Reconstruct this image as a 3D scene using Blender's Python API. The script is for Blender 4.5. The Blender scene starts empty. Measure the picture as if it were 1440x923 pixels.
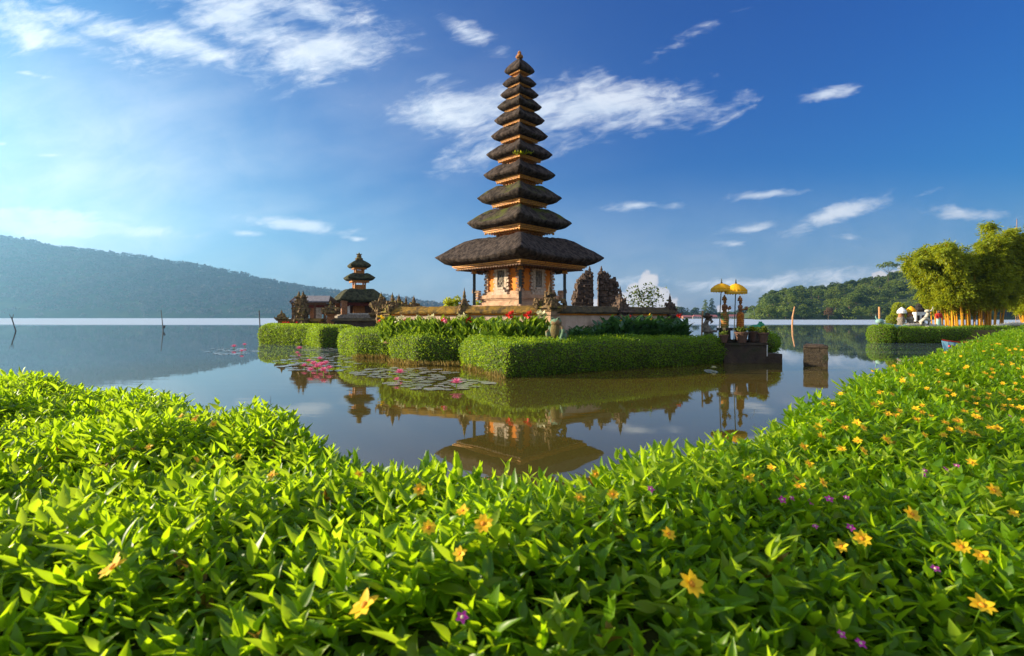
import bpy, bmesh, math, random
import numpy as np
from mathutils import Vector, Matrix
PI = math.pi
rnd = random.Random(7)
RG = np.random.default_rng(11)
sc = bpy.context.scene
col = sc.collection

# ------------------------------------------------------------------ camera, world, sun, exposure
CAMZ, F, HOR = 1.8, 720.0, 447.0
cd = bpy.data.cameras.new('camera'); cam = bpy.data.objects.new('camera', cd); col.objects.link(cam)
cam.location = (0, 0, CAMZ); cam.rotation_euler = (PI/2, 0, 0)
cd.sensor_width = 36; cd.lens = 18; cd.shift_y = -(461.5-HOR)/1440.0
cd.clip_start = 0.05; cd.clip_end = 20000
cd.dof.use_dof = True; cd.dof.focus_distance = 8; cd.dof.aperture_fstop = 4.0
sc.camera = cam
SUN_EL, SUN_AZ = math.radians(14.5), math.radians(-84)
SUN_STRENGTH, SKY_STRENGTH, EXPOSURE = 4.9, 0.083, 1.62
sc.view_settings.view_transform = 'Standard'; sc.view_settings.look = 'None'
sc.view_settings.exposure = EXPOSURE; sc.view_settings.gamma = 1
sc.cycles.use_denoising = True
sc.cycles.max_bounces = 6; sc.cycles.volume_bounces = 0; sc.cycles.transparent_max_bounces = 8
sc.cycles.diffuse_bounces = 3; sc.cycles.glossy_bounces = 3; sc.cycles.transmission_bounces = 4
sc.cycles.sample_clamp_indirect = 6
sd = bpy.data.lights.new('sun', 'SUN'); sd.energy = SUN_STRENGTH; sd.angle = math.radians(0.6); sd.color = (1, .85, .62)
so = bpy.data.objects.new('sun', sd); col.objects.link(so)
SDIR = Vector((math.sin(SUN_AZ)*math.cos(SUN_EL), math.cos(SUN_AZ)*math.cos(SUN_EL), math.sin(SUN_EL)))
so.rotation_euler = SDIR.to_track_quat('Z', 'Y').to_euler()

class X:
    """a socket with arithmetic"""
    def __init__(s, nt, v): s.nt, s.v = nt, v
    def _m(s, op, *a, clamp=False):
        n = s.nt.nodes.new('ShaderNodeMath'); n.operation = op; n.use_clamp = clamp
        for i, q in enumerate((s,)+a):
            if isinstance(q, X): q = q.v
            if isinstance(q, (int, float)): n.inputs[i].default_value = q
            else: s.nt.links.new(q, n.inputs[i])
        return X(s.nt, n.outputs[0])
    def __add__(s, o): return s._m('ADD', o)
    def __sub__(s, o): return s._m('SUBTRACT', o)
    def __mul__(s, o): return s._m('MULTIPLY', o)
    def __truediv__(s, o): return s._m('DIVIDE', o)
    def mx(s, o): return s._m('MAXIMUM', o)
    def mn(s, o): return s._m('MINIMUM', o)
    def pw(s, o): return s._m('POWER', o)
    def smooth(s, a, b):
        n = s.nt.nodes.new('ShaderNodeMapRange'); n.interpolation_type = 'SMOOTHSTEP'
        s.nt.links.new(s.v, n.inputs[0]); n.inputs[1].default_value = a; n.inputs[2].default_value = b
        n.inputs[3].default_value = 0; n.inputs[4].default_value = 1
        return X(s.nt, n.outputs[0])

def vec(nt, a, b, c=0.0):
    n = nt.nodes.new('ShaderNodeCombineXYZ')
    for i, q in enumerate((a, b, c)):
        if isinstance(q, X): nt.links.new(q.v, n.inputs[i])
        else: n.inputs[i].default_value = q
    return n.outputs[0]
def noise(nt, v, scale, detail=4, rough=.55, dist=0, dim='3D', lac=2.0):
    n = nt.nodes.new('ShaderNodeTexNoise'); n.noise_dimensions = dim
    if v is not None: nt.links.new(v, n.inputs['Vector'])
    n.inputs['Scale'].default_value = scale; n.inputs['Detail'].default_value = detail
    n.inputs['Roughness'].default_value = rough; n.inputs['Distortion'].default_value = dist
    n.inputs['Lacunarity'].default_value = lac
    return X(nt, n.outputs['Fac'])
def mixc(nt, fac, a, b):
    n = nt.nodes.new('ShaderNodeMix'); n.data_type = 'RGBA'
    for i, q in ((0, fac), (6, a), (7, b)):
        if isinstance(q, X): q = q.v
        if isinstance(q, (int, float)): n.inputs[i].default_value = q
        elif isinstance(q, tuple): n.inputs[i].default_value = (*q[:3], 1)
        else: nt.links.new(q, n.inputs[i])
    return n.outputs[2]

def make_world():
    w = bpy.data.worlds.new('World'); sc.world = w; w.use_nodes = True
    nt = w.node_tree; bg = nt.nodes['Background']; bg.inputs[1].default_value = SKY_STRENGTH
    s = nt.nodes.new('ShaderNodeTexSky'); s.sky_type = 'NISHITA'; s.sun_disc = False
    s.sun_elevation = SUN_EL; s.sun_rotation = SUN_AZ
    s.air_density = 1.0; s.dust_density = 1.8; s.ozone_density = 3.0; s.altitude = 0
    # colour grade of the clear sky (deeper blue overhead, as through a polariser)
    ss = nt.nodes.new('ShaderNodeSeparateColor'); nt.links.new(s.outputs[0], ss.inputs[0])
    cc = nt.nodes.new('ShaderNodeCombineColor')
    for i, (p_, g_, k_) in enumerate(((2.6, 2.1, .43), (1.6, 1.58, .385), (.95, 1.14, .40))): nt.links.new(((X(nt, ss.outputs[i])*.082).mn(k_).pw(p_)*(g_*6.1)).v, cc.inputs[i])
    tc = nt.nodes.new('ShaderNodeTexCoord'); sp = nt.nodes.new('ShaderNodeSeparateXYZ')
    nt.links.new(tc.outputs['Generated'], sp.inputs[0])
    dx, dy, dz = (X(nt, sp.outputs[i]) for i in range(3))
    yy = dy.mx(0.05); u = dx/yy; v = dz/yy                     # a flat cloud chart ahead of the lake
    wn = nt.nodes.new('ShaderNodeTexNoise'); wn.inputs['Scale'].default_value = 3.0; wn.inputs['Detail'].default_value = 5
    nt.links.new(vec(nt, u, v, 3.1), wn.inputs['Vector'])
    ws = nt.nodes.new('ShaderNodeSeparateColor'); nt.links.new(wn.outputs['Color'], ws.inputs[0])
    wu = (X(nt, ws.outputs[0])-.5); wv = (X(nt, ws.outputs[1])-.5)
    uw, vw = u+wu*.34, v+wv*.2
    # (px, py, rx, ry, angle deg, amp)
    CL = [(40, 25, 210, 40, -24, 1.0), (215, 62, 200, 34, -22, 1.15), (330, 30, 140, 60, -20, 1.1), (450, 66, 145, 66, 8, 1.25), (495, 20, 80, 40, 20, .8), (400, 5, 150, 35, 0, .9),
          (660, 45, 62, 18, -30, 1.0), (610, 110, 30, 8, 15, .7),
          (660, 158, 110, 40, -8, 1.1), (760, 165, 120, 58, 0, 1.15), (860, 152, 150, 44, 10, 1.25), (740, 205, 110, 26, 8, .9),
          (1163, 132, 48, 11, 14, 1.0), (1020, 165, 45, 7, 30, .6), (980, 45, 60, 9, 30, .5),
          (1065, 275, 72, 8, 4, 1.1), (900, 289, 55, 8, 2, 1.0), (1185, 298, 98, 17, 18, 1.5), (1045, 322, 48, 10, 5, .95), (1020, 343, 30, 6, 0, .9), (1190, 337, 26, 6, 0, .9),
          (1375, 302, 80, 11, -3, 1.2), (1310, 272, 28, 7, 20, .8),
          (120, 322, 190, 13, -3, 1.2), (40, 300, 120, 12, -4, 1.1), (418, 317, 80, 11, -5, 1.2), (345, 329, 28, 5, 0, 1.0), (495, 333, 22, 4, -5, .9), (40, 103, 26, 5, -12, .8), (70, 218, 22, 3, 0, .7), (5, 202, 16, 4, 0, .8),
          (1000, 398, 260, 14, 0, .62), (1150, 390, 160, 16, 3, .62)]
    W = None
    for px, py, rx, ry, an, am in CL:
        a = math.radians(an); cu, cv = (px-720)/720, (447-py)/720; rx /= 720; ry /= 720
        du, dv = uw-cu, vw-cv
        if ry < .026: du, dv = u+wu*.08-cu, v+wv*.02-cv
        e = ((du*math.cos(a)+dv*math.sin(a))/rx).pw(2) + ((dv*math.cos(a)-du*math.sin(a))/ry).pw(2)
        q = (X(nt, 1.0)-e._m('SQRT'))*am if False else e._m('SQRT')*(-am)+am
        W = q if W is None else W.mx(q)
    W = W.mx(-1.0)
    st = vec(nt, u*.5+v*.55+wu*.12, v*2.1-u*.75+wv*.12, 0.7)  # streaks
    n3 = noise(nt, vec(nt, u*16+v*14+wu*2, v*52-u*14+wv*2, 1.7), 1.0, 6, .62, .6); n1 = noise(nt, st, 6.5, 10, .66, .8); n2 = noise(nt, vec(nt, uw, vw*1.6, 9), 9, 8, .6)
    a1 = (W+(n1-.5)*2.3+(n2-.5)*.9+(n3-.5)*1.7+.06).smooth(.0, 1.35)*0.82
    # broad thin veil towards the sun
    veil = noise(nt, vec(nt, u*.6+v*.4, v*1.9-u*.5, 4), 2.2, 6, .5).smooth(.2, .75)*(X(nt, u.v)*-.7+.25).smooth(0, .9)*(v*-1+1.0).smooth(.3, .75)*.78
    veil = veil.mx((v*-3.2+1.0).smooth(0, 1.0)*.42)
    # towering cumulus over the far shore
    C = None
    for px, py, r in [(912, 400, 21), (897, 413, 20), (926, 413, 17), (905, 432, 30), (875, 432, 25), (850, 437, 22), (935, 433, 22), (820, 443, 20), (1018, 438, 11), (1275, 386, 18), (1240, 394, 16), (1255, 400, 24), (780, 444, 12)]:
        cu, cv = (px-720)/720, (447-py)/720
        du, dv = u-cu, v-cv
        e = (du*du+dv*dv)._m('SQRT')*(-720/r)+1.0
        C = e if C is None else C.mx(e)
    nb = nt.nodes.new('ShaderNodeTexVoronoi'); nb.feature = 'SMOOTH_F1'; nb.inputs['Scale'].default_value = 52; nb.inputs['Smoothness'].default_value = .35
    nt.links.new(vec(nt, u+wu*.02, v+wv*.02, .3), nb.inputs['Vector'])
    nbx = X(nt, nb.outputs['Distance'])
    C = C + (noise(nt, vec(nt, u, v, 2), 34, 6, .6)-.5)*.9 - (nbx-.4)*.5
    a2 = C.smooth(.02, .2)
    up = dz.smooth(-.002, .004)*dy.smooth(.0, .12)
    a1 = (a1+veil).mn(.95)*up; a2 = a2*up*.93
    sh = n2.smooth(.3, .7)
    ccol = mixc(nt, sh, (2.9, 3.3, 3.9), (4.3, 4.4, 4.55))
    c2 = mixc(nt, (C*.8+(n2-.5)*1.2).smooth(-.15, .45), (3.0, 2.9, 3.15), (4.3, 3.95, 3.75))
    # broken cloud added out of view, overhead and behind the viewer, as fill light
    fill_cloud = (dy*-1).smooth(-.02, .45).mx(dz.smooth(.62, .88))*noise(nt, tc.outputs['Generated'], 2.6, 5, .55).smooth(.26, .50)*dz.smooth(-.02, .1)
    a1 = a1.mx(fill_cloud*.72)
    m = mixc(nt, a1, cc.outputs[0], ccol); m = mixc(nt, a2, m, c2)
    nt.links.new(m, bg.inputs[0])
make_world()

# ------------------------------------------------------------------ pixel helpers (photograph 1440 x 923)
def P(px, py, Y): return Vector(((px-720)*Y/F, Y, CAMZ+(HOR-py)*Y/F))
def PX(px, Y): return (px-720)*Y/F
def PZ(py, Y): return CAMZ+(HOR-py)*Y/F
def WY(py): return CAMZ*F/(py-HOR)
def wat(px, py): Y = WY(py); return (PX(px, Y), Y)

# ------------------------------------------------------------------ materials
MATS = {}
def mat(name, c1, c2=None, rough=.8, scale=4, bump=.0, bscale=None, spec=.3, c3=None, c3thr=(.55, .7), c3scale=2, stretch=(1, 1, 1), trans=None, island=0, metal=0, detail=6, coat=0, upmoss=0):
    if name in MATS: return MATS[name]
    m = bpy.data.materials.new(name); m.use_nodes = True; nt = m.node_tree; p = nt.nodes['Principled BSDF']
    p.inputs['Roughness'].default_value = rough; p.inputs['Specular IOR Level'].default_value = spec; p.inputs['Metallic'].default_value = metal
    geo = nt.nodes.new('ShaderNodeNewGeometry')
    mp = nt.nodes.new('ShaderNodeMapping'); nt.links.new(geo.outputs['Position'], mp.inputs[0]); mp.inputs['Scale'].default_value = stretch
    vv = mp.outputs[0]
    c = (*c1, 1)
    if c2:
        f = noise(nt, vv, scale, detail, .6).smooth(.32, .68)
        if island: 
            f = X(nt, geo.outputs['Random Per Island'])*island + f*(1-island)
        c = mixc(nt, f, c1, c2)
    if c3:
        g = noise(nt, geo.outputs['Position'], c3scale, 5, .6)
        if upmoss:
            s = nt.nodes.new('ShaderNodeSeparateXYZ'); nt.links.new(geo.outputs['Normal'], s.inputs[0]); g = g + X(nt, s.outputs[2])*upmoss
        c = mixc(nt, g.smooth(*c3thr), c, c3)
    if isinstance(c, tuple): p.inputs['Base Color'].default_value = c
    else: nt.links.new(c, p.inputs['Base Color'])
    if bump:
        b = nt.nodes.new('ShaderNodeBump'); b.inputs['Strength'].default_value = min(1, bump); b.inputs['Distance'].default_value = .05*max(1, bump)
        nt.links.new(noise(nt, vv, bscale or scale*4, 6, .65).v, b.inputs['Height']); nt.links.new(b.outputs[0], p.inputs['Normal'])
    if trans:
        t = nt.nodes.new('ShaderNodeBsdfTranslucent'); mx = nt.nodes.new('ShaderNodeMixShader'); mx.inputs[0].default_value = trans[1]
        tcol = trans[0]
        if c2:
            n = nt.nodes.new('ShaderNodeMix'); n.data_type = 'RGBA'
            t.inputs[0].default_value = (*tcol, 1)
            tc2 = mixc(nt, f, tuple(q*.62 for q in tcol), tcol); nt.links.new(tc2, t.inputs[0]); nt.nodes.remove(n)
        else: t.inputs[0].default_value = (*tcol, 1)
        nt.links.new(p.outputs[0], mx.inputs[1]); nt.links.new(t.outputs[0], mx.inputs[2]); nt.links.new(mx.outputs[0], nt.nodes['Material Output'].inputs[0])
    MATS[name] = m
    return m

thatch = mat('thatch', (.024, .018, .016), (.100, .075, .062), .95, 5.5, 3.0, 9, .1, c3=(.075, .085, .02), c3thr=(1.02, 1.2), c3scale=1.3, stretch=(1, 1, .35), upmoss=.45)
thatch_moss = mat('thatch_moss', (.026, .020, .017), (.100, .077, .061), .95, 5.5, 3.0, 9, .1, c3=(.10, .115, .02), c3thr=(.82, 1.02), c3scale=1.2, stretch=(1, 1, .35), upmoss=.45)
thatch_green = mat('thatch_green', (.028, .028, .018), (.085, .085, .045), .95, 4, 2.5, 7, .1, c3=(.09, .11, .02), c3thr=(.9, 1.1), c3scale=1.2, upmoss=.45)
gold = mat('gold_paint', (.60, .23, .02), (.72, .33, .035), .5, 9, .5, 30, .5, c3=(.25, .05, .02), c3thr=(.55, .62), c3scale=14)
gold_carved = mat('gold_carving', (.64, .26, .03), (.24, .07, .02), .55, 16, 1.0, 24, .5)
darkred = mat('dark_red_wood', (.20, .035, .02), (.10, .02, .015), .7, 8, .3)
orange_wall = mat('orange_brick', (.75, .24, .03), (.62, .19, .025), .85, 3, .3, 30)
pink_stone = mat('pink_stone', (.54, .35, .22), (.36, .22, .14), .9, 4, .6, 22, .2, c3=(.16, .12, .06), c3thr=(.6, .72), c3scale=3)
door_stone = mat('pale_door_stone', (.62, .50, .38), (.40, .30, .22), .9, 9, .8, 24)
plaster = mat('pale_pink_plaster', (.66, .48, .36), (.50, .34, .24), .9, 2.5, .5, 20, .2, c3=(.26, .18, .10), c3thr=(.6, .75), c3scale=2.2, stretch=(1, 1, .4))
grey_carved = mat('grey_carved_stone', (.32, .27, .21), (.13, .11, .09), .9, 10, 1.0, 22)
moss_stone = mat('mossy_dark_stone', (.25, .16, .075), (.05, .038, .026), .95, 6, 1.0, 18, .15, c3=(.22, .19, .02), c3thr=(.62, .85), c3scale=3.5, upmoss=.3)
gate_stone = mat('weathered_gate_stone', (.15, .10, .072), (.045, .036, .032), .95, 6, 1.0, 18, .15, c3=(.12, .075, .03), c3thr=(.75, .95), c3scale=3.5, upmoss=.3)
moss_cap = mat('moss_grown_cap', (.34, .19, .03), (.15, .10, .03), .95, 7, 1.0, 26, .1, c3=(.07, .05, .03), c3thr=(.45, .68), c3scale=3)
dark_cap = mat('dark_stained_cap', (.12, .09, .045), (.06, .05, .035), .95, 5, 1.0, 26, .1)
post_wood = mat('dark_green_post', (.030, .040, .038), (.05, .06, .055), .5, 8, .1)
brown_wood = mat('brown_wood', (.16, .075, .035), (.09, .045, .025), .7, 6, .3)
shingle = mat('grey_shingle', (.26, .24, .25), (.15, .14, .15), .85, 6, .5, 20, stretch=(1, 1, 1))
dark_brick = mat('dark_wet_stone', (.034, .024, .018), (.07, .048, .034), .8, 3, .6, 14, .3, c3=(.03, .03, .015), c3thr=(.5, .65), c3scale=1.5)
terracotta = mat('terracotta', (.14, .075, .05), (.09, .05, .035), .85, 8, .2)
soil = mat('garden_soil', (.07, .055, .03), (.05, .07, .02), .95, 2, .6)
bank_m = mat('bank_earth', (.10, .075, .035), (.16, .12, .04), .95, 4, .8, 20)
white_stone = mat('white_painted_stone', (.62, .57, .48), (.30, .27, .22), .85, 8, .5, 25)
yellow_cloth = mat('yellow_cloth', (.92, .52, .01), (.88, .44, .01), .7, 6, .2, 40, trans=((1, .6, .02), .3))
fringe_m = mat('pale_fringe', (.85, .62, .18), (.80, .45, .05), .8, 30, .4, 40, trans=((.9, .6, .1), .3))
LEAF = mat('hedge_leaf', (.040, .125, .006), (.145, .265, .008), .40, 2.2, .0, spec=.4, trans=((.62, .90, .012), .52), island=.62)
LEAF_NEW = mat('hedge_new_leaf', (.15, .25, .01), (.25, .34, .012), .40, 2.2, spec=.4, trans=((.70, .95, .03), .5), island=.7)
CLIP = mat('clipped_hedge_leaf', (.045, .135, .008), (.185, .30, .012), .5, 1.5, spec=.3, trans=((.52, .72, .02), .4), island=.5)
LEAF_OLD = mat('withered_leaf', (.20, .12, .02), (.26, .20, .02), .6, 3, trans=((.5, .3, .03), .3), island=.6)
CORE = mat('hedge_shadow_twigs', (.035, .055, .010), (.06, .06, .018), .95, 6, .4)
CANNA = mat('canna_leaf', (.06, .14, .012), (.17, .26, .02), .4, 2, spec=.4, trans=((.40, .58, .03), .4), island=.6)
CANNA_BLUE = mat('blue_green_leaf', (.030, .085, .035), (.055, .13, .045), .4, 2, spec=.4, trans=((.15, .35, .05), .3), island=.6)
BAMB = mat('bamboo_leaf', (.095, .165, .008), (.24, .275, .012), .5, .7, spec=.3, trans=((.76, .78, .02), .45), island=.5)
CULM = mat('yellow_bamboo_culm', (.62, .25, .012), (.50, .28, .02), .4, 3, .1)
TREE = mat('tree_leaf', (.05, .10, .014), (.16, .20, .025), .7, .05, spec=.2, trans=((.22, .28, .03), .25), island=.45)
TREE_DARK = mat('dark_tree_leaf', (.032, .066, .016), (.09, .125, .024), .75, .05, spec=.2, trans=((.10, .16, .03), .2), island=.4)
bark = mat('bark', (.11, .075, .045), (.06, .045, .03), .9, 5, .6)
forest_floor = mat('hill_undergrowth', (.03, .05, .018), (.055, .075, .02), .95, .02, 0)
petal_y = mat('yellow_petal', (.90, .52, .01), (.92, .66, .02), .6, 30, trans=((.95, .6, .02), .35))
petal_c = mat('flower_centre', (.55, .18, .01), (.7, .3, .01), .8, 60)
petal_m = mat('magenta_petal', (.60, .03, .36), (.7, .08, .42), .6, 30, trans=((.7, .05, .4), .3))
petal_r = mat('red_petal', (.70, .02, .015), (.8, .05, .02), .6, 20, trans=((.8, .03, .02), .3))
petal_p = mat('pink_petal', (.80, .16, .34), (.85, .30, .45), .6, 20, trans=((.85, .2, .35), .35))
petal_w = mat('cream_petal', (.80, .72, .40), (.85, .8, .55), .6, 20, trans=((.85, .8, .4), .35))
pad_m = mat('lily_pad_leaf', (.34, .32, .30), (.20, .21, .15), .22, 1.4, spec=1.0, c3=(.30, .13, .06), c3thr=(.62, .72), c3scale=2.2)  # light grey base colour imitates sky reflected on the pads
green_paint = mat('green_paint', (.02, .22, .11), (.03, .30, .13), .4, 6, .2)
frog_m = mat('mossy_green_plaster', (.16, .26, .16), (.08, .13, .07), .9, 6, .6, 20, c3=(.25, .15, .07), c3thr=(.52, .6), c3scale=3.5)
teal = mat('teal_paint', (.16, .34, .30), (.30, .42, .36), .5, 6)
skin_stone = mat('painted_statue_tan', (.42, .19, .07), (.16, .07, .04), .7, 14, .8, 30)
orange_cloth = mat('orange_sarong', (.70, .24, .015), (.32, .09, .015), .6, 10, .8, 30)
green_cloth = mat('green_sarong', (.05, .16, .05), (.50, .16, .03), .6, 8, .8, 30, c3=(.55, .35, .03), c3thr=(.58, .62), c3scale=9)
red_m = mat('red_paint', (.55, .03, .02), (.42, .03, .02), .6, 8)
white_m = mat('white_paint', (.75, .75, .73), (.62, .62, .6), .6, 8)
black_m = mat('black_fibre', (.015, .013, .012), (.04, .035, .03), .95, 10, .6)
blue_m = mat('light_blue_paint', (.18, .42, .60), (.25, .5, .65), .5, 8)
roof_red = mat('red_tin_roof', (.38, .11, .09), (.28, .09, .08), .7, .5)
stake_m = mat('grey_stake_wood', (.12, .11, .10), (.07, .06, .055), .85, 8)
bam_pole = mat('dry_bamboo', (.55, .28, .12), (.40, .2, .09), .6, 3)

# ------------------------------------------------------------------ object helpers
def tag(o, label=None, cat=None, group=None, kind=None):
    if label: o['label'] = label
    if cat: o['category'] = cat
    if group: o['group'] = group
    if kind: o['kind'] = kind
    return o
def thing(name, loc, label, cat, rz=0, group=None):
    o = bpy.data.objects.new(name, None); o.empty_display_size = .2; col.objects.link(o)
    o.location = loc; o.rotation_euler = (0, 0, rz)
    return tag(o, label, cat, group)
def link_mesh(name, me, parent=None, mats=()):
    for m in mats: me.materials.append(m)
    o = bpy.data.objects.new(name, me); col.objects.link(o)
    if parent: o.parent = parent
    return o
def dup(root, loc, rz=0, scale=1, label=None, group=None):
    r = root.copy(); col.objects.link(r); r.location = loc; r.rotation_euler = (0, 0, rz)
    r.scale = (scale,)*3 if isinstance(scale, (int, float)) else scale
    if label: r['label'] = label
    if group: r['group'] = group
    for ch in list(root.children):
        c = ch.copy(); col.objects.link(c); c.parent = r
        for g in list(ch.children):
            d = g.copy(); col.objects.link(d); d.parent = c
    return r

class MB:
    def __init__(s): s.v, s.f, s.m, s.mi = [], [], [], 0
    def add(s, vs, fs):
        b = len(s.v); s.v += [tuple(q) for q in vs]; s.f += [tuple(i+b for i in f) for f in fs]; s.m += [s.mi]*len(fs)
    def box(s, c, d, rz=0, taper=1.0, jit=0, M=None):
        x, y, z = (q/2 for q in d); vs = []
        for zz, t in ((-z, 1), (z, taper)):
            for a, b in ((-x, -y), (x, -y), (x, y), (-x, y)):
                w = Vector((a*t+rnd.uniform(-jit, jit), b*t+rnd.uniform(-jit, jit), zz+rnd.uniform(-jit, jit)))
                if M: w = M @ w
                else: w = Matrix.Rotation(rz, 3, 'Z') @ w
                vs.append(w+Vector(c))
        s.add(vs, [(3, 2, 1, 0), (4, 5, 6, 7), (0, 1, 5, 4), (1, 2, 6, 5), (2, 3, 7, 6), (3, 0, 4, 7)])
    def tube(s, pts, rad, n=8, cap=True):
        pts = [Vector(p) for p in pts]; m = len(pts)
        if isinstance(rad, (int, float)): rad = [rad]*m
        vs = []; ref = Vector((.13, .27, .95))
        for i, p in enumerate(pts):
            t = (pts[min(i+1, m-1)]-pts[max(i-1, 0)]).normalized()
            if abs(t.dot(ref)) > .97: a = t.cross(Vector((1, 0, 0))).normalized()
            else: a = t.cross(ref).normalized()
            b = t.cross(a)
            for k in range(n):
                q = 2*PI*k/n; vs.append(p+(a*math.cos(q)+b*math.sin(q))*rad[i])
        fs = [(i*n+k, i*n+(k+1) % n, (i+1)*n+(k+1) % n, (i+1)*n+k) for i in range(m-1) for k in range(n)]
        if cap: fs += [tuple(reversed(range(n))), tuple(range((m-1)*n, m*n))]
        s.add(vs, fs)
    def lathe(s, prof, c=(0, 0, 0), n=16, sx=1, sy=1):
        vs = []
        for r, z in prof:
            for k in range(n):
                q = 2*PI*k/n; vs.append((c[0]+r*math.cos(q)*sx, c[1]+r*math.sin(q)*sy, c[2]+z))
        m = len(prof)
        fs = [(i*n+k, i*n+(k+1) % n, (i+1)*n+(k+1) % n, (i+1)*n+k) for i in range(m-1) for k in range(n)]
        fs += [tuple(reversed(range(n))), tuple(range((m-1)*n, m*n))]
        s.add(vs, fs)
    def ball(s, c, r, n=10, k=6, sc_=(1, 1, 1), jit=0):
        vs = []; fs = []
        for i in range(1, k):
            a = PI*i/k
            for j in range(n):
                b = 2*PI*j/n; rr = r*(1+rnd.uniform(-jit, jit))
                vs.append((c[0]+rr*math.sin(a)*math.cos(b)*sc_[0], c[1]+rr*math.sin(a)*math.sin(b)*sc_[1], c[2]+rr*math.cos(a)*sc_[2]))
        t = len(vs); vs += [(c[0], c[1], c[2]+r*sc_[2]), (c[0], c[1], c[2]-r*sc_[2])]
        for i in range(k-2):
            for j in range(n): fs.append((i*n+j, (i+1)*n+j, (i+1)*n+(j+1) % n, i*n+(j+1) % n))
        for j in range(n): fs.append((t, j, (j+1) % n)); fs.append((t+1, (k-2)*n+(j+1) % n, (k-2)*n+j))
        s.add(vs, fs)
    def horn(s, c, d, L, r):
        c = Vector(c); d = Vector(d).normalized(); up = Vector((0, 0, 1))
        s.tube([c, c+d*L*.45, c+d*L*.7+up*L*.22, c+d*L*.72+up*L*.55], [r, r*.8, r*.5, r*.08], 5)
    def prism(s, poly, z0, z1):
        n = len(poly); vs = [(x, y, z0) for x, y in poly]+[(x, y, z1) for x, y in poly]
        s.add(vs, [tuple(reversed(range(n))), tuple(range(n, 2*n))]+[(i, (i+1) % n, n+(i+1) % n, n+i) for i in range(n)])
    def build(s, name, mats, parent=None, smooth=False, noise_=0):
        me = bpy.data.meshes.new(name)
        me.from_pydata(s.v, [], s.f); me.polygons.foreach_set('material_index', s.m)
        if smooth: me.polygons.foreach_set('use_smooth', [True]*len(s.f))
        me.update()
        if not isinstance(mats, (list, tuple)): mats = [mats]
        return link_mesh(name, me, parent, mats)

def np_mesh(name, parts, mats, parent=None, smooth=True):
    """parts: list of (verts (N,3), faces (M,4 or 3), material index)"""
    vs = np.concatenate([p[0] for p in parts]).astype(np.float32); me = bpy.data.meshes.new(name)
    me.vertices.add(len(vs)); me.vertices.foreach_set('co', vs.ravel())
    off = 0; loops = []; starts = []; mi = []; ls = 0
    for v, f, m in parts:
        f = np.asarray(f); loops.append((f+off).ravel()); starts.append(ls+np.arange(len(f))*f.shape[1]); ls += f.size; mi.append(np.full(len(f), m)); off += len(v)
    loops = np.concatenate(loops).astype(np.int32); starts = np.concatenate(starts).astype(np.int32); mi = np.concatenate(mi).astype(np.int32)
    me.loops.add(len(loops)); me.loops.foreach_set('vertex_index', loops)
    me.polygons.add(len(starts)); me.polygons.foreach_set('loop_start', starts)
    me.polygons.foreach_set('material_index', mi)
    if smooth: me.polygons.foreach_set('use_smooth', np.ones(len(starts), bool))
    me.update(calc_edges=True); me.validate()
    return link_mesh(name, me, parent, mats)

# leaf prototypes: (u along, v across, w up)
def leaf_proto(rows, droop=.12, fold=.18, ex=1.1):
    vs = []; fs = []
    for i in range(rows):
        u = i/(rows-1); w = math.sin(PI*min(1, u**.78*.97+.03))**ex if 0 < i < rows-1 else .06
        for v in (-1, 0, 1): vs.append((u, v*w*.5, fold*abs(v)*w*.5 - droop*u*u))
    for i in range(rows-1):
        for k in range(2): a = i*3+k; fs.append((a, a+1, a+4, a+3))
    return np.array(vs), np.array(fs)
LP5, LP4, LP3 = leaf_proto(6), leaf_proto(4), leaf_proto(3)
PETAL = leaf_proto(6, .1, .1, .6)
CURL = {id(LP5): leaf_proto(6, .38, .3), id(LP4): leaf_proto(4, .34, .3), id(LP3): leaf_proto(3, .3, .25)}
QUAD = (np.array([(0, 0, 0), (.5, -.5, .08), (1, 0, -.05), (.5, .5, .08)]), np.array([(0, 1, 2, 3)]))
def leaves(pos, d, up, L, Wd, proto):
    pos = np.asarray(pos, float); d = d/np.linalg.norm(d, axis=1, keepdims=True)
    S = np.cross(d, up); S /= np.linalg.norm(S, axis=1, keepdims=True)+1e-9; N = np.cross(S, d)
    pv, pf = proto; n = len(pos); k = len(pv)
    L = np.broadcast_to(L, (n,)); Wd = np.broadcast_to(Wd, (n,))
    v = pos[:, None, :] + d[:, None, :]*(pv[None, :, 0, None]*L[:, None, None]) + S[:, None, :]*(pv[None, :, 1, None]*Wd[:, None, None]) + N[:, None, :]*(pv[None, :, 2, None]*L[:, None, None])
    f = pf[None]+(np.arange(n)*k)[:, None, None]
    return v.reshape(-1, 3), f.reshape(-1, pf.shape[1])
def rdir(n):
    v = RG.normal(size=(n, 3)); return v/np.linalg.norm(v, axis=1, keepdims=True)
def vnoise(x, y, s=1.0, seed=0):
    """cheap smooth value noise"""
    x = np.asarray(x)*s; y = np.asarray(y)*s
    xi, yi = np.floor(x), np.floor(y); fx, fy = x-xi, y-yi; fx = fx*fx*(3-2*fx); fy = fy*fy*(3-2*fy)
    def h(a, b):
        t = np.sin(a*127.1+b*311.7+seed*74.7)*43758.5453; return t-np.floor(t)
    return (h(xi, yi)*(1-fx)+h(xi+1, yi)*fx)*(1-fy)+(h(xi, yi+1)*(1-fx)+h(xi+1, yi+1)*fx)*fy

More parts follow.
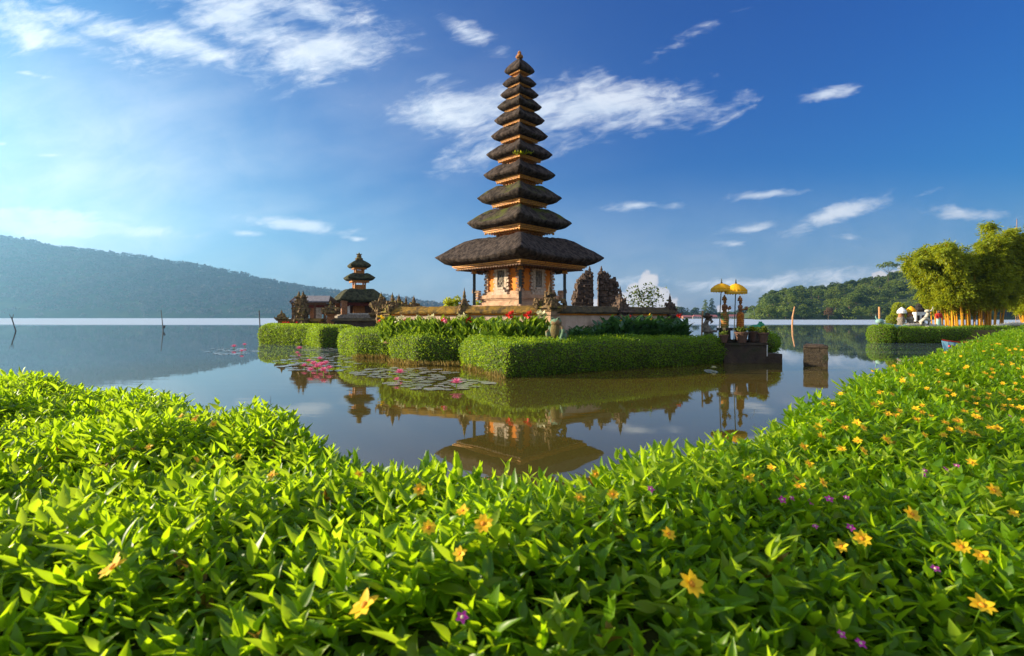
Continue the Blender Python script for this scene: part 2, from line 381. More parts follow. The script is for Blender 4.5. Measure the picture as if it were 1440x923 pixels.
# ================================================================== SETTING
def make_water():
    mb = MB(); mb.add([(-4750, -90, 0), (4750, -90, 0), (4750, 3550, 0), (-4750, 3550, 0)], [(0, 1, 2, 3)])
    m = bpy.data.materials.new('lake_water'); m.use_nodes = True; nt = m.node_tree; p = nt.nodes['Principled BSDF']
    g = nt.nodes.new('ShaderNodeNewGeometry'); s = nt.nodes.new('ShaderNodeSeparateXYZ'); nt.links.new(g.outputs['Position'], s.inputs[0])
    x, y = X(nt, s.outputs[0]), X(nt, s.outputs[1])
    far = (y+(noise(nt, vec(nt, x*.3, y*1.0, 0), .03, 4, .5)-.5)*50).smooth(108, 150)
    near = noise(nt, vec(nt, x*.35, y, 0), 1.3, 5, .55)
    band = noise(nt, vec(nt, x*.02, y*.12, 1), 1.0, 3, .5).smooth(.45, .72)
    b = nt.nodes.new('ShaderNodeBump'); b.inputs['Distance'].default_value = .02
    nt.links.new((band*.16+.035+far*.9).v, b.inputs['Strength'])
    ripp = noise(nt, vec(nt, x*.6, y*1.6, 0), .8, 6, .6)
    nt.links.new((near+ripp*far*14).v, b.inputs['Height'])
    nt.links.new(b.outputs[0], p.inputs['Normal'])
    murk = mixc(nt, noise(nt, vec(nt, x, y, 0), .12, 4, .5).smooth(.35, .65), (.105, .072, .012), (.072, .062, .012))
    deep = ((x-3)*(x-3)*.5+(y-15)*(y-15)).smooth(60, 260)
    murk = mixc(nt, deep, murk, (.080, .108, .128))
    nt.links.new(mixc(nt, far, murk, (.44, .50, .56)), p.inputs['Base Color'])  # pale base colour on the far water stands in for sky glare
    nt.links.new((far*.42+.015).v, p.inputs['Roughness'])
    p.inputs['IOR'].default_value = 1.85; p.inputs['Specular IOR Level'].default_value = .5
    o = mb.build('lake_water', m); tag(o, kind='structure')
make_water()

EX = np.array([-30, -14, -5.5, -3.25, -1.5, -.75, -.42, -.1, .35, 1.3, 3.5, 8.9, 20, 33, 60]); EY = np.array([14, 9.2, 5.7, 4.5, 3.2, 2.35, 1.98, 1.9, 2.0, 2.7, 5.2, 10.2, 20.5, 33, 52])
def edgeY(x): return np.interp(x, EX, EY)
def edge_d(x, y):
    e = edgeY(x); sl = (edgeY(x+.15)-edgeY(x-.15))/.3
    return (e-y)/np.sqrt(1+sl*sl)
def hedgeZ(x, y):
    x = np.asarray(x, float); y = np.asarray(y, float); d = edge_d(x, y)
    z = 1.2 + (vnoise(x, y, 1.6, 1)-.5)*.20 + (vnoise(x, y, 4.2, 2)-.5)*.11 + (vnoise(x, y, 8.5, 3)-.5)*.05
    far = np.clip((x-4)/10, 0, 1); z = z + far*.10
    z = z - .75*np.clip((.12-d)/.45, 0, 1)**1.3            # rounds down to the water
    z = z - np.clip(d-.55, 0, 3)*.16*np.clip(.4+x*.5, 0, 1.25)              # falls away from the light on the path side
    z = z - .28*np.clip((1.25-y)/.9, 0, 1.2)
    z = z - .10*np.clip((-x-1.5)/3, 0, 1)*np.clip(1-d/1.2, 0, 1)
    return z
def hedge_width(x): return 3.2+np.clip(-x, 0, 8)*.35
def make_banks():
    # land on the near shore: slopes into the lake, with the path behind the hedge
    xs = np.concatenate([np.linspace(-30, -6, 25), np.linspace(-5.5, 5, 43), np.linspace(5.5, 60, 56)])
    rows = [(-.55, -.45), (-.1, -.1), (.15, .25), (1.2, .32), (3.0, .36), (6, .4), (30, .5), (70, .6)]
    vs = []; fs = []
    for x in xs:
        for dd, z in rows:
            sl = float((edgeY(x+.3)-edgeY(x-.3))/.6); k = math.sqrt(1+sl*sl) if dd < 4 else 1.0
            vs.append((x, float(edgeY(x))-dd*k, z+rnd.uniform(-.02, .02)))
    n = len(rows)
    for i in range(len(xs)-1):
        for j in range(n-1): fs.append((i*n+j, i*n+j+1, (i+1)*n+j+1, (i+1)*n+j))
    mb = MB(); mb.add(vs, fs); tag(mb.build('ground', soil, smooth=True), kind='structure')
make_banks()

# ---- near flowering hedge
def make_sprig(nl, lod, rng):
    """one shoot: opposite pairs of leaves, the youngest upright"""
    out = []; H = .13
    pos, d, L, Wd = [], [], [], []
    a0 = rng.uniform(0, PI)
    for k in range(nl):
        t = k/(nl-1) if nl > 1 else 1
        el = math.radians(12+58*t)+rng.normal(0, .14); size = (.086-.034*t)*rng.uniform(.8, 1.15)
        for s in (0, 1):
            a = a0+k*PI/2+s*PI+rng.normal(0, .25); e = el+rng.normal(0, .12)
            pos.append((0, 0, -H*.75*(1-t))); d.append((math.cos(a)*math.cos(e), math.sin(a)*math.cos(e), math.sin(e))); L.append(size); Wd.append(size*rng.uniform(.36, .50))
    up = np.tile((0, 0, 1.), (len(pos), 1)); up[:, :2] += rng.normal(0, .25, (len(pos), 2))
    return leaves(np.array(pos), np.array(d), up, np.array(L), np.array(Wd), lod)
def place(protos, P3, sc3, lean, rng):
    """copy prototype vertex arrays to many places"""
    out_v, out_f = [], []; off = 0; which = rng.integers(0, len(protos), len(P3))
    for i, (pv, pf) in enumerate(protos):
        idx = np.where(which == i)[0]
        if not len(idx): continue
        n = len(idx); a = rng.uniform(0, 2*PI, n); ca, sa = np.cos(a), np.sin(a)
        x = pv[None, :, 0]*ca[:, None]-pv[None, :, 1]*sa[:, None]; y = pv[None, :, 0]*sa[:, None]+pv[None, :, 1]*ca[:, None]; z = np.broadcast_to(pv[None, :, 2], x.shape)
        ln = lean[idx]; x = x+ln[:, None, 0]*z; y = y+ln[:, None, 1]*z
        v = np.stack([x, y, z], -1)*sc3[idx][:, None, None]+P3[idx][:, None, :]
        out_v.append(v.reshape(-1, 3)); k = len(pv); out_f.append((pf[None]+(np.arange(n)*k)[:, None, None]+off).reshape(-1, pf.shape[1])); off += n*k
    return np.concatenate(out_v), np.concatenate(out_f)
def jgrid(x0, x1, y0, y1, s):
    gx, gy = np.meshgrid(np.arange(x0, x1, s), np.arange(y0, y1, s)); x = gx.ravel()+RG.uniform(-.5, .5, gx.size)*s; y = gy.ravel()+RG.uniform(-.5, .5, gx.size)*s
    return x, y
def make_front_hedge():
    parts = []
    zones = [(-4.5, 4.5, .25, 3.2, .056, 4, LP5, 1.02, (0, 3.2)), (-9, 8.5, .25, 8.2, .074, 4, LP4, 1.05, (3.2, 8.2)), (-22, 45, 4.5, 45, .13, 4, LP3, 1.35, (8.2, 60))]
    for x0, x1, y0, y1, s, nl, lod, size, (r0, r1) in zones:
        x, y = jgrid(x0, x1, y0, y1, s); d = edge_d(x, y); r = np.hypot(x, y)
        ok = (d > -.28) & (d < hedge_width(x)) & (r >= r0) & (r < r1) & ((y > .42) | (r > 1.5))
        x, y, d = x[ok], y[ok], d[ok]
        z = hedgeZ(x, y) + np.abs(RG.normal(0, .022, len(x))) - .02
        protos = [make_sprig(nl, CURL[id(lod)] if q % 2 else lod, RG) for q in range(16)]
        e = .05; gx = (hedgeZ(x+e, y)-hedgeZ(x-e, y))/(2*e); gy = (hedgeZ(x, y+e)-hedgeZ(x, y-e))/(2*e)
        lean = np.stack([-gx*.5, -gy*.5], -1)+RG.normal(0, .22, (len(x), 2)); lean[:, 0] -= .12
        new = RG.random(len(x)) < .16
        for sel, mi in ((~new, 0), (new, 1)):
            v, f = place(protos, np.stack([x, y, z+(.018 if mi else 0)], -1)[sel], size*RG.uniform(.6, 1.3, sel.sum())*(1.08 if mi else 1), lean[sel], RG); parts.append((v, f, mi))
        k = RG.random(len(x)) < .025
        v, f = place(protos, np.stack([x, y, z-.02], -1)[k], size*RG.uniform(.5, .8, k.sum()), lean[k]*2, RG); parts.append((v, f, 3))
        # second, deeper layer that fills the gaps
        k = RG.random(len(x)) < .8
        v, f = place(protos, np.stack([x+RG.normal(0, s*.5, len(x)), y+RG.normal(0, s*.5, len(x)), z-.075], -1)[k], size*RG.uniform(.9, 1.3, k.sum()), lean[k], RG); parts.append((v, f, 0))
    # tall shoots along the crest, as seen against the water
    px = [(712, 676, 1.5), (745, 680, 1.1), (905, 690, 1.1), (640, 690, 1.0)]
    pp = []; ss = []
    for a, b, s in px:
        q = hedge_hit(a, b); pp.append((q[0], q[1], q[2]+.07*s)); ss.append(s)
    protos = [make_sprig(4, LP5, RG) for _ in range(5)]
    v, f = place(protos, np.array(pp), np.array(ss)*1.25, np.zeros((len(pp), 2)), RG); parts.append((v, f, 1))
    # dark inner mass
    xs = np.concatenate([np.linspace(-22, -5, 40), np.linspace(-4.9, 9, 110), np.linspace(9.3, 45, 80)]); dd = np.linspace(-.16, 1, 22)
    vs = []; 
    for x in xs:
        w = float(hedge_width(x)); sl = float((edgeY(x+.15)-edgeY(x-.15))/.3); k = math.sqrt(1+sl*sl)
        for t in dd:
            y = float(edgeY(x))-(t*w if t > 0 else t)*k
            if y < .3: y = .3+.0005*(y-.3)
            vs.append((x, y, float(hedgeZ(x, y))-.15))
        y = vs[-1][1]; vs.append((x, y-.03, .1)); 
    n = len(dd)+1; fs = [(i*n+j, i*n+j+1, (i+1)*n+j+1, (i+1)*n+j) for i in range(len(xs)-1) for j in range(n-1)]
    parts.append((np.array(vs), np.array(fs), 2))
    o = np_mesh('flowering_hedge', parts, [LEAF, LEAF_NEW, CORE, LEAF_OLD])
    tag(o, 'leafy green flowering ground cover along the near lake shore', 'hedge', kind='stuff')
def hedge_hit(px, py, lift=.0):
    dx, dz = (px-720)/F, (HOR-py)/F; y = .5
    while y < 60:
        if CAMZ+dz*y <= float(hedgeZ(dx*y, y))+lift: break
        y += .004+y*.002
    return (dx*y, y, CAMZ+dz*y)
make_front_hedge()

# ---- small flowers standing in it
def flower(name, npet, r, pm, cm, label, cat, group):
    t = thing(name, (0, 0, 0), label, cat, group=group)
    mb = MB(); mb.tube([(0, 0, -.10), (0, 0, 0)], r*.07, 5)
    mb.build('stem', CLIP, t)
    a = np.arange(npet)*2*PI/npet+RG.normal(0, .07, npet); d = np.stack([np.cos(a), np.sin(a), np.full(npet, .28)+RG.normal(0, .22, npet)], -1)
    v, f = leaves(np.zeros((npet, 3)), d, np.tile((0, 0, 1.), (npet, 1)), r, r*.60, PETAL)
    np_mesh('petals', [(v, f, 0)], [pm], t)
    c = MB(); c.ball((0, 0, r*.08), r*.27, 8, 5, (1, 1, .6)); c.build('flower_centre', cm, t, True)
    return t
def make_front_flowers():
    base = flower('yellow_flower', 8, .033, petal_y, petal_c, 'small yellow daisy-like flower scattered in the near hedge', 'flower', 'yellow flowers scattered over the near hedge')
    alt = [flower('yellow_flower', n, .033, petal_y, petal_c, 'small yellow daisy-like flower scattered in the near hedge', 'flower', 'yellow flowers scattered over the near hedge') for n in (6, 7)]
    big = [(513, 852, 1.05, 'largest yellow flower low in the hedge, facing up beside broad dark leaves'), (972, 822, .95, 'yellow star-shaped flower low in the dark middle of the hedge'), (160, 798, 1.0, 'blurred orange-yellow flower among big leaves at the lower left'),
           (1212, 758, .8, 'yellow flower tilted in the shaded right part of the hedge, next above the lowest ones'), (1282, 724, .85, 'flat open yellow flower in the shaded leaves, between two smaller ones'), (1397, 690, .9, 'yellow flower with long petals by the right border of the photo'), (1381, 852, .9, 'lowest yellow flower on the right, deep in shaded leaves')]
    first = True
    def tiltd(o):
        o.rotation_euler = (rnd.uniform(.35, .95), rnd.uniform(-.3, .3), rnd.uniform(-.6, .6)); return o
    for px, py, s, lab in big:
        q = hedge_hit(px, py, .11); s *= .92; o = base if first else dup(base, q, 0, s, lab)
        if first: o.location = q; o.scale = (s,)*3; o['label'] = lab; first = False
        tiltd(o); o.pop('group', None)
    sl = [(603, 740), (680, 741), (647, 776), (651, 717), (1366, 655), (1052, 667), (838, 667), (505, 670), (300, 598), (335, 640), (210, 632), (275, 588), (255, 585), (383, 668), (1183, 770), (1155, 612), (1130, 630), (1085, 655), (1300, 610), (1345, 606), (940, 752), (590, 690), (1125, 690), (1380, 790), (1352, 776), (1425, 720), (815, 705), (862, 700)]
    for _ in range(118):
        t = rnd.random()**1.3; cx = 1440-330*t*rnd.uniform(.3, 1.1); y0 = np.interp(cx, [1070, 1100, 1200, 1230, 1300, 1440], [615, 580, 535, 510, 492, 470]); sl.append((cx, y0+8+rnd.random()**1.2*125))
    g = 'yellow flowers scattered over the near hedge'
    for px, py in sl:
        q = hedge_hit(px, py, .06); far = min(2.4, max(1, q[1]/5))
        src = rnd.choice([base]+alt); tiltd(dup(src, (q[0], q[1], q[2]+rnd.uniform(-.01, .015)), 0, rnd.uniform(.5, .75)*far**.5, 'small yellow daisy-like flower scattered in the near hedge', g))
    for a_, (px, py) in zip(alt, ((1150, 600), (1260, 585))): q = hedge_hit(px, py, .06); a_.location = q; a_.scale = (.7,)*3; tiltd(a_)
    m = flower('magenta_flower', 5, .013, petal_m, petal_w, 'tiny magenta flower scattered in the near hedge', 'flower', 'tiny magenta flowers in the near hedge'); mf = True
    for px, py in [(1315, 800), (1100, 703), (1140, 706), (1190, 700), (1300, 662), (1298, 668), (915, 688), (1183, 892), (1196, 742), (1330, 660), (1420, 585), (1146, 740), (1112, 700), (1345, 655), (1166, 702), (650, 868), (1210, 905)]:
        q = hedge_hit(px, py, .05)
        if mf: m.location = q; mf = False; tiltd(m)
        else: tiltd(dup(m, q, 0, rnd.uniform(.8, 1.15)))
make_front_flowers()

# ---- clipped hedges round the islands
def offset_poly(poly, d):
    n = len(poly); out = []
    for i in range(n):
        p0, p1, p2 = (Vector(poly[(i+k-1) % n]) for k in range(3))
        a = (p1-p0).normalized(); b = (p2-p1).normalized(); na = Vector((-a.y, a.x)); nb = Vector((-b.y, b.x)); m = (na+nb)
        m = m.normalized() if m.length > .2 else na
        out.append(p1+m*d)
    return out
def densify(poly, s):
    out = []; n = len(poly)
    for i in range(n):
        a, b = Vector(poly[i]), Vector(poly[(i+1) % n]); k = max(1, int((b-a).length/s))
        for j in range(k): out.append(tuple(a.lerp(b, j/k)))
    return out
def sample_mesh(vs, fs, dens):
    V = np.array(vs, float); T = []
    for f in fs:
        for k in range(1, len(f)-1): T.append((f[0], f[k], f[k+1]))
    T = np.array(T); A, B, C = V[T[:, 0]], V[T[:, 1]], V[T[:, 2]]; N = np.cross(B-A, C-A); ar = np.linalg.norm(N, axis=1)/2
    n = int(ar.sum()*dens); idx = RG.choice(len(T), n, p=ar/ar.sum()); r1, r2 = np.sqrt(RG.random(n)), RG.random(n)
    p = A[idx]*(1-r1)[:, None]+B[idx]*(r1*(1-r2))[:, None]+C[idx]*(r1*r2)[:, None]
    return p, N[idx]/(2*ar[idx]+1e-9)[:, None]
def clipped_hedge(name, poly, z0, z1, label, dens=950, L=.055, parent=None, leaf=None):
    """poly counter-clockwise plan; a rounded, slightly lumpy block covered in small leaves"""
    pl = densify(poly, .3); rings = []
    for z, ins in ((z0, .16), (z0+.22, .04), ((z0+z1)/2, -.02), (z1-.26, .02), (z1-.12, .10), (z1-.03, .22), (z1, .36)):
        q = offset_poly(pl, ins); rings.append([(a.x+(vnoise(a.x, a.y+z, 1.3, 4)-.5)*.17+rnd.uniform(-.03, .03), a.y+(vnoise(a.x+z, a.y, 1.3, 5)-.5)*.17+rnd.uniform(-.03, .03), z+(vnoise(a.x, a.y, .9, 6)-.5)*.13*(z > z0+.3)+rnd.uniform(-.02, .02)) for a in q])
    n = len(pl); vs = [p for r in rings for p in r]
    fs = [(i*n+k, i*n+(k+1) % n, (i+1)*n+(k+1) % n, (i+1)*n+k) for i in range(len(rings)-1) for k in range(n)]
    bm = bmesh.new(); bv = [bm.verts.new(p) for p in rings[-1]]; f = bm.faces.new(bv); bmesh.ops.triangulate(bm, faces=[f]); bm.verts.index_update()
    top = [tuple(v.index+(len(rings)-1)*n for v in g.verts) for g in bm.faces]; bm.free()
    p, N = sample_mesh(vs, fs+top, dens); m = len(p)
    d = N*.55+rdir(m)*.8+np.array((0, 0, .25)); p = p+N*(RG.random(m)[:, None]**4*.13-.01)
    Ls = L*RG.uniform(.7, 1.5, m); lv, lf = leaves(p, d, N+rdir(m)*.7, Ls, Ls*.62, QUAD)
    V = np.array(vs)
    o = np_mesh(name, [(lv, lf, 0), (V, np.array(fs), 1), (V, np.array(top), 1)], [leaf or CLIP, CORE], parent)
    return tag(o, label, 'hedge')
def band(front, w):
    """front line left to right -> counter-clockwise polygon with a back line"""
    f = [Vector(p) for p in front]; b = []
    for i, p in enumerate(f):
        a = (f[min(i+1, len(f)-1)]-f[max(i-1, 0)]).normalized(); b.append(tuple(p+Vector((-a.y, a.x))*w))
    return [tuple(p) for p in f]+b[::-1]
H3 = [wat(650, 515.5), wat(688, 527.5), wat(712, 531.5), wat(745, 530), wat(860, 521), wat(1018, 511)]
H3b = [(8.5, 21.4), (4, 19.5), (0.1, 17.2), (-1.7, 20.3)]
clipped_hedge('clipped_hedge', H3+H3b, -.05, 1.02, 'longest clipped green hedge in front of the pagoda, its dark side along the water')
H2 = [wat(549, 509), wat(583, 514), wat(648, 514.5), (-1.75, 20.5), (-3.6, 21.0), (-5.0, 22.9)]
clipped_hedge('clipped_hedge', H2, -.05, 1.06, 'short clipped hedge block with a sunlit end, joining the longest hedge')
H1 = [wat(479, 499), wat(500, 503), wat(550, 505), (-5.2, 24.6), (-7.3, 25.2), (-9.3, 28.2)]
clipped_hedge('clipped_hedge', H1, -.05, 1.18, 'rounded clipped hedge block between the pink lotus patch and the red cannas')
H0 = [wat(365, 483.5), wat(432, 486), wat(449, 489.5), wat(484, 489), (-10.6, 34.6), (-12.2, 34.2), (-14.3, 37.6), (-18.6, 39.6)]
clipped_hedge('clipped_hedge', H0, -.05, 1.22, 'farthest clipped hedge in front of the small three tiered pagoda', 700, .07)

def make_island():
    poly = [(-9.0, 27.5), (-7.2, 24.8), (-4.9, 22.3), (-3.6, 20.6), (-1.7, 20.0), (-.1, 16.2), (4, 18.6), (8.6, 21.2), (10.4, 21.4), (10.8, 23.4), (9.5, 27), (9, 36), (-2, 40), (-8, 38)]
    mb = MB(); bot = offset_poly(poly, -.25); n = len(poly)
    mb.add([(x, y, .72) for x, y in poly]+[(p.x, p.y, -.5) for p in bot], [tuple(range(n))]+[(i, n+i, n+(i+1) % n, (i+1) % n) for i in range(n)])
    tag(mb.build('island_ground', bank_m), kind='structure')
    poly = [(-18.3, 38.6), (-14.4, 36.6), (-12.3, 33.1), (-9.6, 33.6), (-8, 38), (-7, 52), (-22, 54), (-19.7, 42)]
    mb = MB(); bot = offset_poly(poly, -.25); n = len(poly)
    mb.add([(x, y, .85) for x, y in poly]+[(p.x, p.y, -.5) for p in bot], [tuple(range(n))]+[(i, n+i, n+(i+1) % n, (i+1) % n) for i in range(n)])
    tag(mb.build('small_island_ground', bank_m), kind='structure')
make_island()

# dry reeds and roots along the foot of the hedges
def make_reeds():
    pts = []
    for a, b in ((wat(500, 503), wat(549, 505)), (wat(549, 509), wat(583, 514)), (wat(583, 514), wat(650, 515)), (wat(650, 515), wat(708, 533))):
        for _ in range(330):
            t = rnd.random(); pts.append((a[0]+(b[0]-a[0])*t+rnd.uniform(-.12, .12), a[1]+(b[1]-a[1])*t-rnd.uniform(0, .3), -.02))
    n = len(pts); d = rdir(n)*.35+np.array((0, 0, 1.)); L = RG.uniform(.08, .28, n)
    v, f = leaves(np.array(pts), d, rdir(n), L, .018, LP3)
    m = mat('dry_reed', (.30, .20, .05), (.20, .17, .05), .8, 5, trans=((.5, .35, .08), .3))
    tag(np_mesh('shore_reeds', [(v, f, 0)], [m]), 'dry yellow reeds at the foot of the sunlit hedge ends', 'reeds', kind='stuff')
make_reeds()

# ================================================================== PAGODAS
def thatch_ring_mesh(D, h, u, neck=.2, n=14, jit=.012):
    prof = [(neck, -u*.7), (.60, -u), (.79, -u), (.88, -u*.78), (.95, -u*.38), (.997, -u*.06), (1, .01*h), (.965, .11*h), (.88, .31*h), (.77, .55*h), (.65, .79*h), (.54, .95*h), (.45, 1.0*h), (.36, .93*h), (.28, .86*h), (neck, .80*h)]
    vs = []; m = 4*n
    for i, (r, z) in enumerate(prof):
        a = D*r/math.sqrt(2)
        for s in range(4):
            for k in range(n):
                t = -1+2*k/n; c = abs(t); drop = 0
                if r > .9 and i >= 4: drop = .055*D*(1-c**2)
                elif i > 7: drop = (.055*D*max(0, (r-.5)/.4) + .30*h*math.sin(PI*min(1, max(0, (1-r)/.75))))*(1-c**1.6)
                bul = 1.015-.025*(1-c*c)-.008*c**14
                x, y = a*t*bul, -a*bul; z_ = z*D-drop+(rnd.uniform(-jit, jit)*D*.6 if i > 2 else 0)
                q = s*PI/2; vs.append((x*math.cos(q)-y*math.sin(q), x*math.sin(q)+y*math.cos(q), z_))
    fs = [(i*m+k, i*m+(k+1) % m, (i+1)*m+(k+1) % m, (i+1)*m+k) for i in range(len(prof)-1) for k in range(m)]
    fs += [tuple(reversed(range(m))), tuple(range((len(prof)-1)*m, len(prof)*m))]
    return vs, fs
def roof_tier(root, rz, D, z, h, u, mat_, neck_hd, neck_bot, cd_=.76, parapet=True, pointed=False, gold_=None, jit=.012, corn_h=.07):
    """thatch roof whose corner tips are at height z; cornice and neck are sub-parts"""
    vs, fs = thatch_ring_mesh(D, h, u, .03 if pointed else .2, jit=jit)
    if pointed:
        vs2, fs2 = [], []
        prof = [(.05, -u*.7), (.60, -u), (.79, -u), (.88, -u*.8), (.96, -u*.4), (1, 0), (.97, .10), (.86, .26), (.66, .48), (.46, .66), (.27, .80), (.12, .92)]
        n = 10; m = 4*n
        for i, (r, zz) in enumerate(prof):
            a = D*r/math.sqrt(2); zz = zz if i < 6 else zz*h
            for s in range(4):
                for k in range(n):
                    t = -1+2*k/n; q = s*PI/2; x, y = a*t, -a; dr = .04*D*(1-t*t) if i > 3 else 0
                    vs2.append((x*math.cos(q)-y*math.sin(q), x*math.sin(q)+y*math.cos(q), zz*D-dr))
        fs2 = [(i*m+k, i*m+(k+1) % m, (i+1)*m+(k+1) % m, (i+1)*m+k) for i in range(len(prof)-1) for k in range(m)]+[tuple(range((len(prof)-1)*m, len(prof)*m))]
        vs, fs = vs2, fs2
    mb = MB(); mb.add(vs, fs); ro = mb.build('roof', mat_, root, True); ro.location = (0, 0, z); ro.rotation_euler = (0, 0, rz)
    c = MB(); zz = -u*D; ch = corn_h*D; s2 = math.sqrt(2)
    for k, (w, hh, mi) in enumerate(((cd_*1.0, .34, 0), (cd_*.955, .12, 1), (cd_*.975, .20, 0), (cd_*.90, .14, 1), (cd_*.93, .20, 0))):
        c.mi = mi; a = D*w*s2; c.box((0, 0, zz-ch*hh/2), (a, a, ch*hh)); zz -= ch*hh-.001
    # little hanging ornaments along the lowest trim
    a = D*cd_*.93/s2; c.mi = 0; nn = max(5, int(a*2/.16))
    for s in range(4):
        q = s*PI/2
        for k in range(nn):
            t = -a+2*a*(k+.5)/nn; x, y = t, -a+.02
            c.box((x*math.cos(q)-y*math.sin(q), x*math.sin(q)+y*math.cos(q), zz-ch*.10), (a*1.1/nn, .03, ch*.22), q, .6)
        x, y = a, -a; X_, Y_ = x*math.cos(q)-y*math.sin(q), x*math.sin(q)+y*math.cos(q)
        c.ball((X_*.98, Y_*.98, zz-ch*.12), ch*.34, 7, 5)
    co = c.build('cornice', [gold_ or gold, darkred], ro)
    if neck_hd:
        g = MB(); a = neck_hd*s2; top = zz; bot = neck_bot-z
        g.box((0, 0, (top+bot)/2), (a*.86, a*.86, top-bot)); hgt = top-bot
        if hgt > .1:
            g.box((0, 0, top-hgt*.12), (a*1.04, a*1.04, hgt*.14)); g.box((0, 0, bot+hgt*.3), (a*1.0, a*1.0, hgt*.16))
            for s in range(4):
                q = s*PI/2
                for t in np.linspace(-.46, .46, 7):
                    x, y = a*t, -a*.45; g.box((x*math.cos(q)-y*math.sin(q), x*math.sin(q)+y*math.cos(q), (top+bot)/2), (a*.05, a*.08, hgt), q)
        g.build('neck', gold_carved, ro)
    return ro

def make_big_pagoda():
    Y0 = 24.2; k = Y0/F; cx = PX(730.5, Y0)
    root = thing('tiered_pagoda', (cx, Y0, .7), 'tall eleven tiered thatched pagoda standing on the walled island', 'pagoda')
    R45 = PI/4; Z = lambda py: PZ(py, Y0)-.7
    s2 = math.sqrt(2)
    T = [(118.5, 363, .235, .10), (73.5, 314, .27, .125), (59.3, 279, .30, .14), (50.5, 246.5, .31, .15), (46.5, 218, .33, .15), (40, 192, .36, .16), (35.5, 170, .38, .17), (31.3, 151, .39, .17), (27, 134, .41, .18), (24, 118.5, .43, .18), (21.5, 101, .92, .17)]
    prev_top = None
    for i, (D, py, h, u) in enumerate(T):
        Dm = D*k; nb = 0
        if i: pD, ppy, ph, _ = T[i-1]; nb = Z(ppy)+ph*pD*k*.75
        cdw = .80 if i == 0 else (.71 if i == 1 else .68)
        roof_tier(root, R45, Dm, Z(py), h, u, thatch_moss if i in (1, 2, 7) else thatch, 0 if i == 0 else .46*Dm, nb, cdw, pointed=(i == 10), corn_h=.042 if i == 0 else .075)
    zt = Z(82); f = MB(); f.lathe([(.06, -.05), (.16, .0), (.19, .05), (.11, .09), (.13, .13), (.10, .17), (.06, .2), (.10, .23), (.07, .29), (.01, .36)], (0, 0, zt), 10)
    for a in range(4): f.horn((0, 0, zt+.08), (math.cos(a*PI/2), math.sin(a*PI/2), 0), .2, .035)
    f.build('finial', gold_carved, root)
    # foundation, stepped
    a = lambda px: px*k*s2
    b = MB()
    for w, z0, z1 in ((78, 0, Z(437)), (70, Z(437), Z(430)), (56, Z(430), Z(426)), (53, Z(426), Z(423))): b.box((0, 0, (z0+z1)/2), (a(w), a(w), z1-z0-.002), R45)
    o = b.build('foundation', pink_stone, root)
    b = MB()
    for w, z0, z1 in ((55, Z(423), Z(421)), (58, Z(421), Z(416)), (52, Z(416), Z(413)), (49, Z(413), Z(411))): b.box((0, 0, (z0+z1)/2), (a(w), a(w), z1-z0-.002), R45)
    for s in range(4):   # carved corner brackets and dadoes
        q = s*PI/2-PI/2
        c, sn = math.cos(q), math.sin(q); r = 57*k
        for kk in range(4): b.box((c*(r+.05), sn*(r+.05), Z(421)+kk*.12), (.26, .26, .10), R45+kk*.1, .8, .015)
        b.horn((c*r, sn*r, Z(414)), (c, sn, 0), .42, .09)
    b.build('base_moulding', pink_stone, root)
    w = MB(); w.box((0, 0, (Z(411)+Z(370))/2), (a(46.5), a(46.5), Z(370)-Z(411)), R45); w.build('wall', orange_wall, root)
    hw = a(46.5)/2
    for s in range(4):
        q = s*PI/2+R45; M = Matrix.Rotation(q, 4, 'Z')
        d = MB(); zc0, zc1 = Z(417), Z(376); H = zc1-zc0
        d.mi = 0
        def bx(x, y, z, dx, dy, dz, mi=0, tp=1, rz=0): 
            d.mi = mi; p = M @ Vector((x, -hw-y, z)); d.box(p, (dx, dy, dz), q+rz, tp)
        bx(-.30, .05, zc0+H*.5, .16, .16, H); bx(.30, .05, zc0+H*.5, .16, .16, H)
        for sx in (-1, 1):
            for kk, zz in enumerate(np.linspace(.12, .95, 8)): bx(sx*(.40+.05*(kk % 2)), .06, zc0+H*zz, .12+.06*((kk*7) % 3)/2, .14, H*.085, 0, .7)
        bx(0, .07, zc1-.05, .95, .2, .12); bx(0, .07, zc1-.19, .75, .17, .09); bx(0, .09, zc0+.06, 1.0, .24, .16); bx(0, .12, zc0+.2, .7, .2, .12); bx(0, .14, zc0+.32, .5, .16, .1)
        d.mi = 1; bx(0, .03, zc0+H*.55, .44, .08, H*.66, 1)
        for kk in range(26):
            bx(rnd.uniform(-.16, .16), .09, zc0+H*rnd.uniform(.3, .82), rnd.uniform(.04, .12), .05, rnd.uniform(.04, .14), 1, .5, rnd.uniform(-.3, .3))
        d.build('carved_door', [door_stone, grey_carved], root)
        # zigzag brick pilaster at the corner
        e = MB(); 
        for kk in range(9):
            zz = Z(411)+(Z(374)-Z(411))*kk/9; g = .05 if kk % 2 else .11
            p = M @ Vector((hw-.06, -hw+.06, zz+.05)); e.box(p, (.18+g, .18+g, .11), q, .95)
        e.build('corner_pilaster', brown_wood if s % 2 else pink_stone, root)
        # wing bracket below the eave
        wv = MB(); p = M @ Vector((hw+.1, -hw-.1, Z(380))); dr = (M.to_3x3() @ Vector((1, -1, 0))).normalized()
        wv.horn(p-Vector((0, 0, .12)), dr, .5, .12); wv.box(p, (.34, .34, .22), q, 1.2); wv.build('eave_bracket', gate_stone, root)
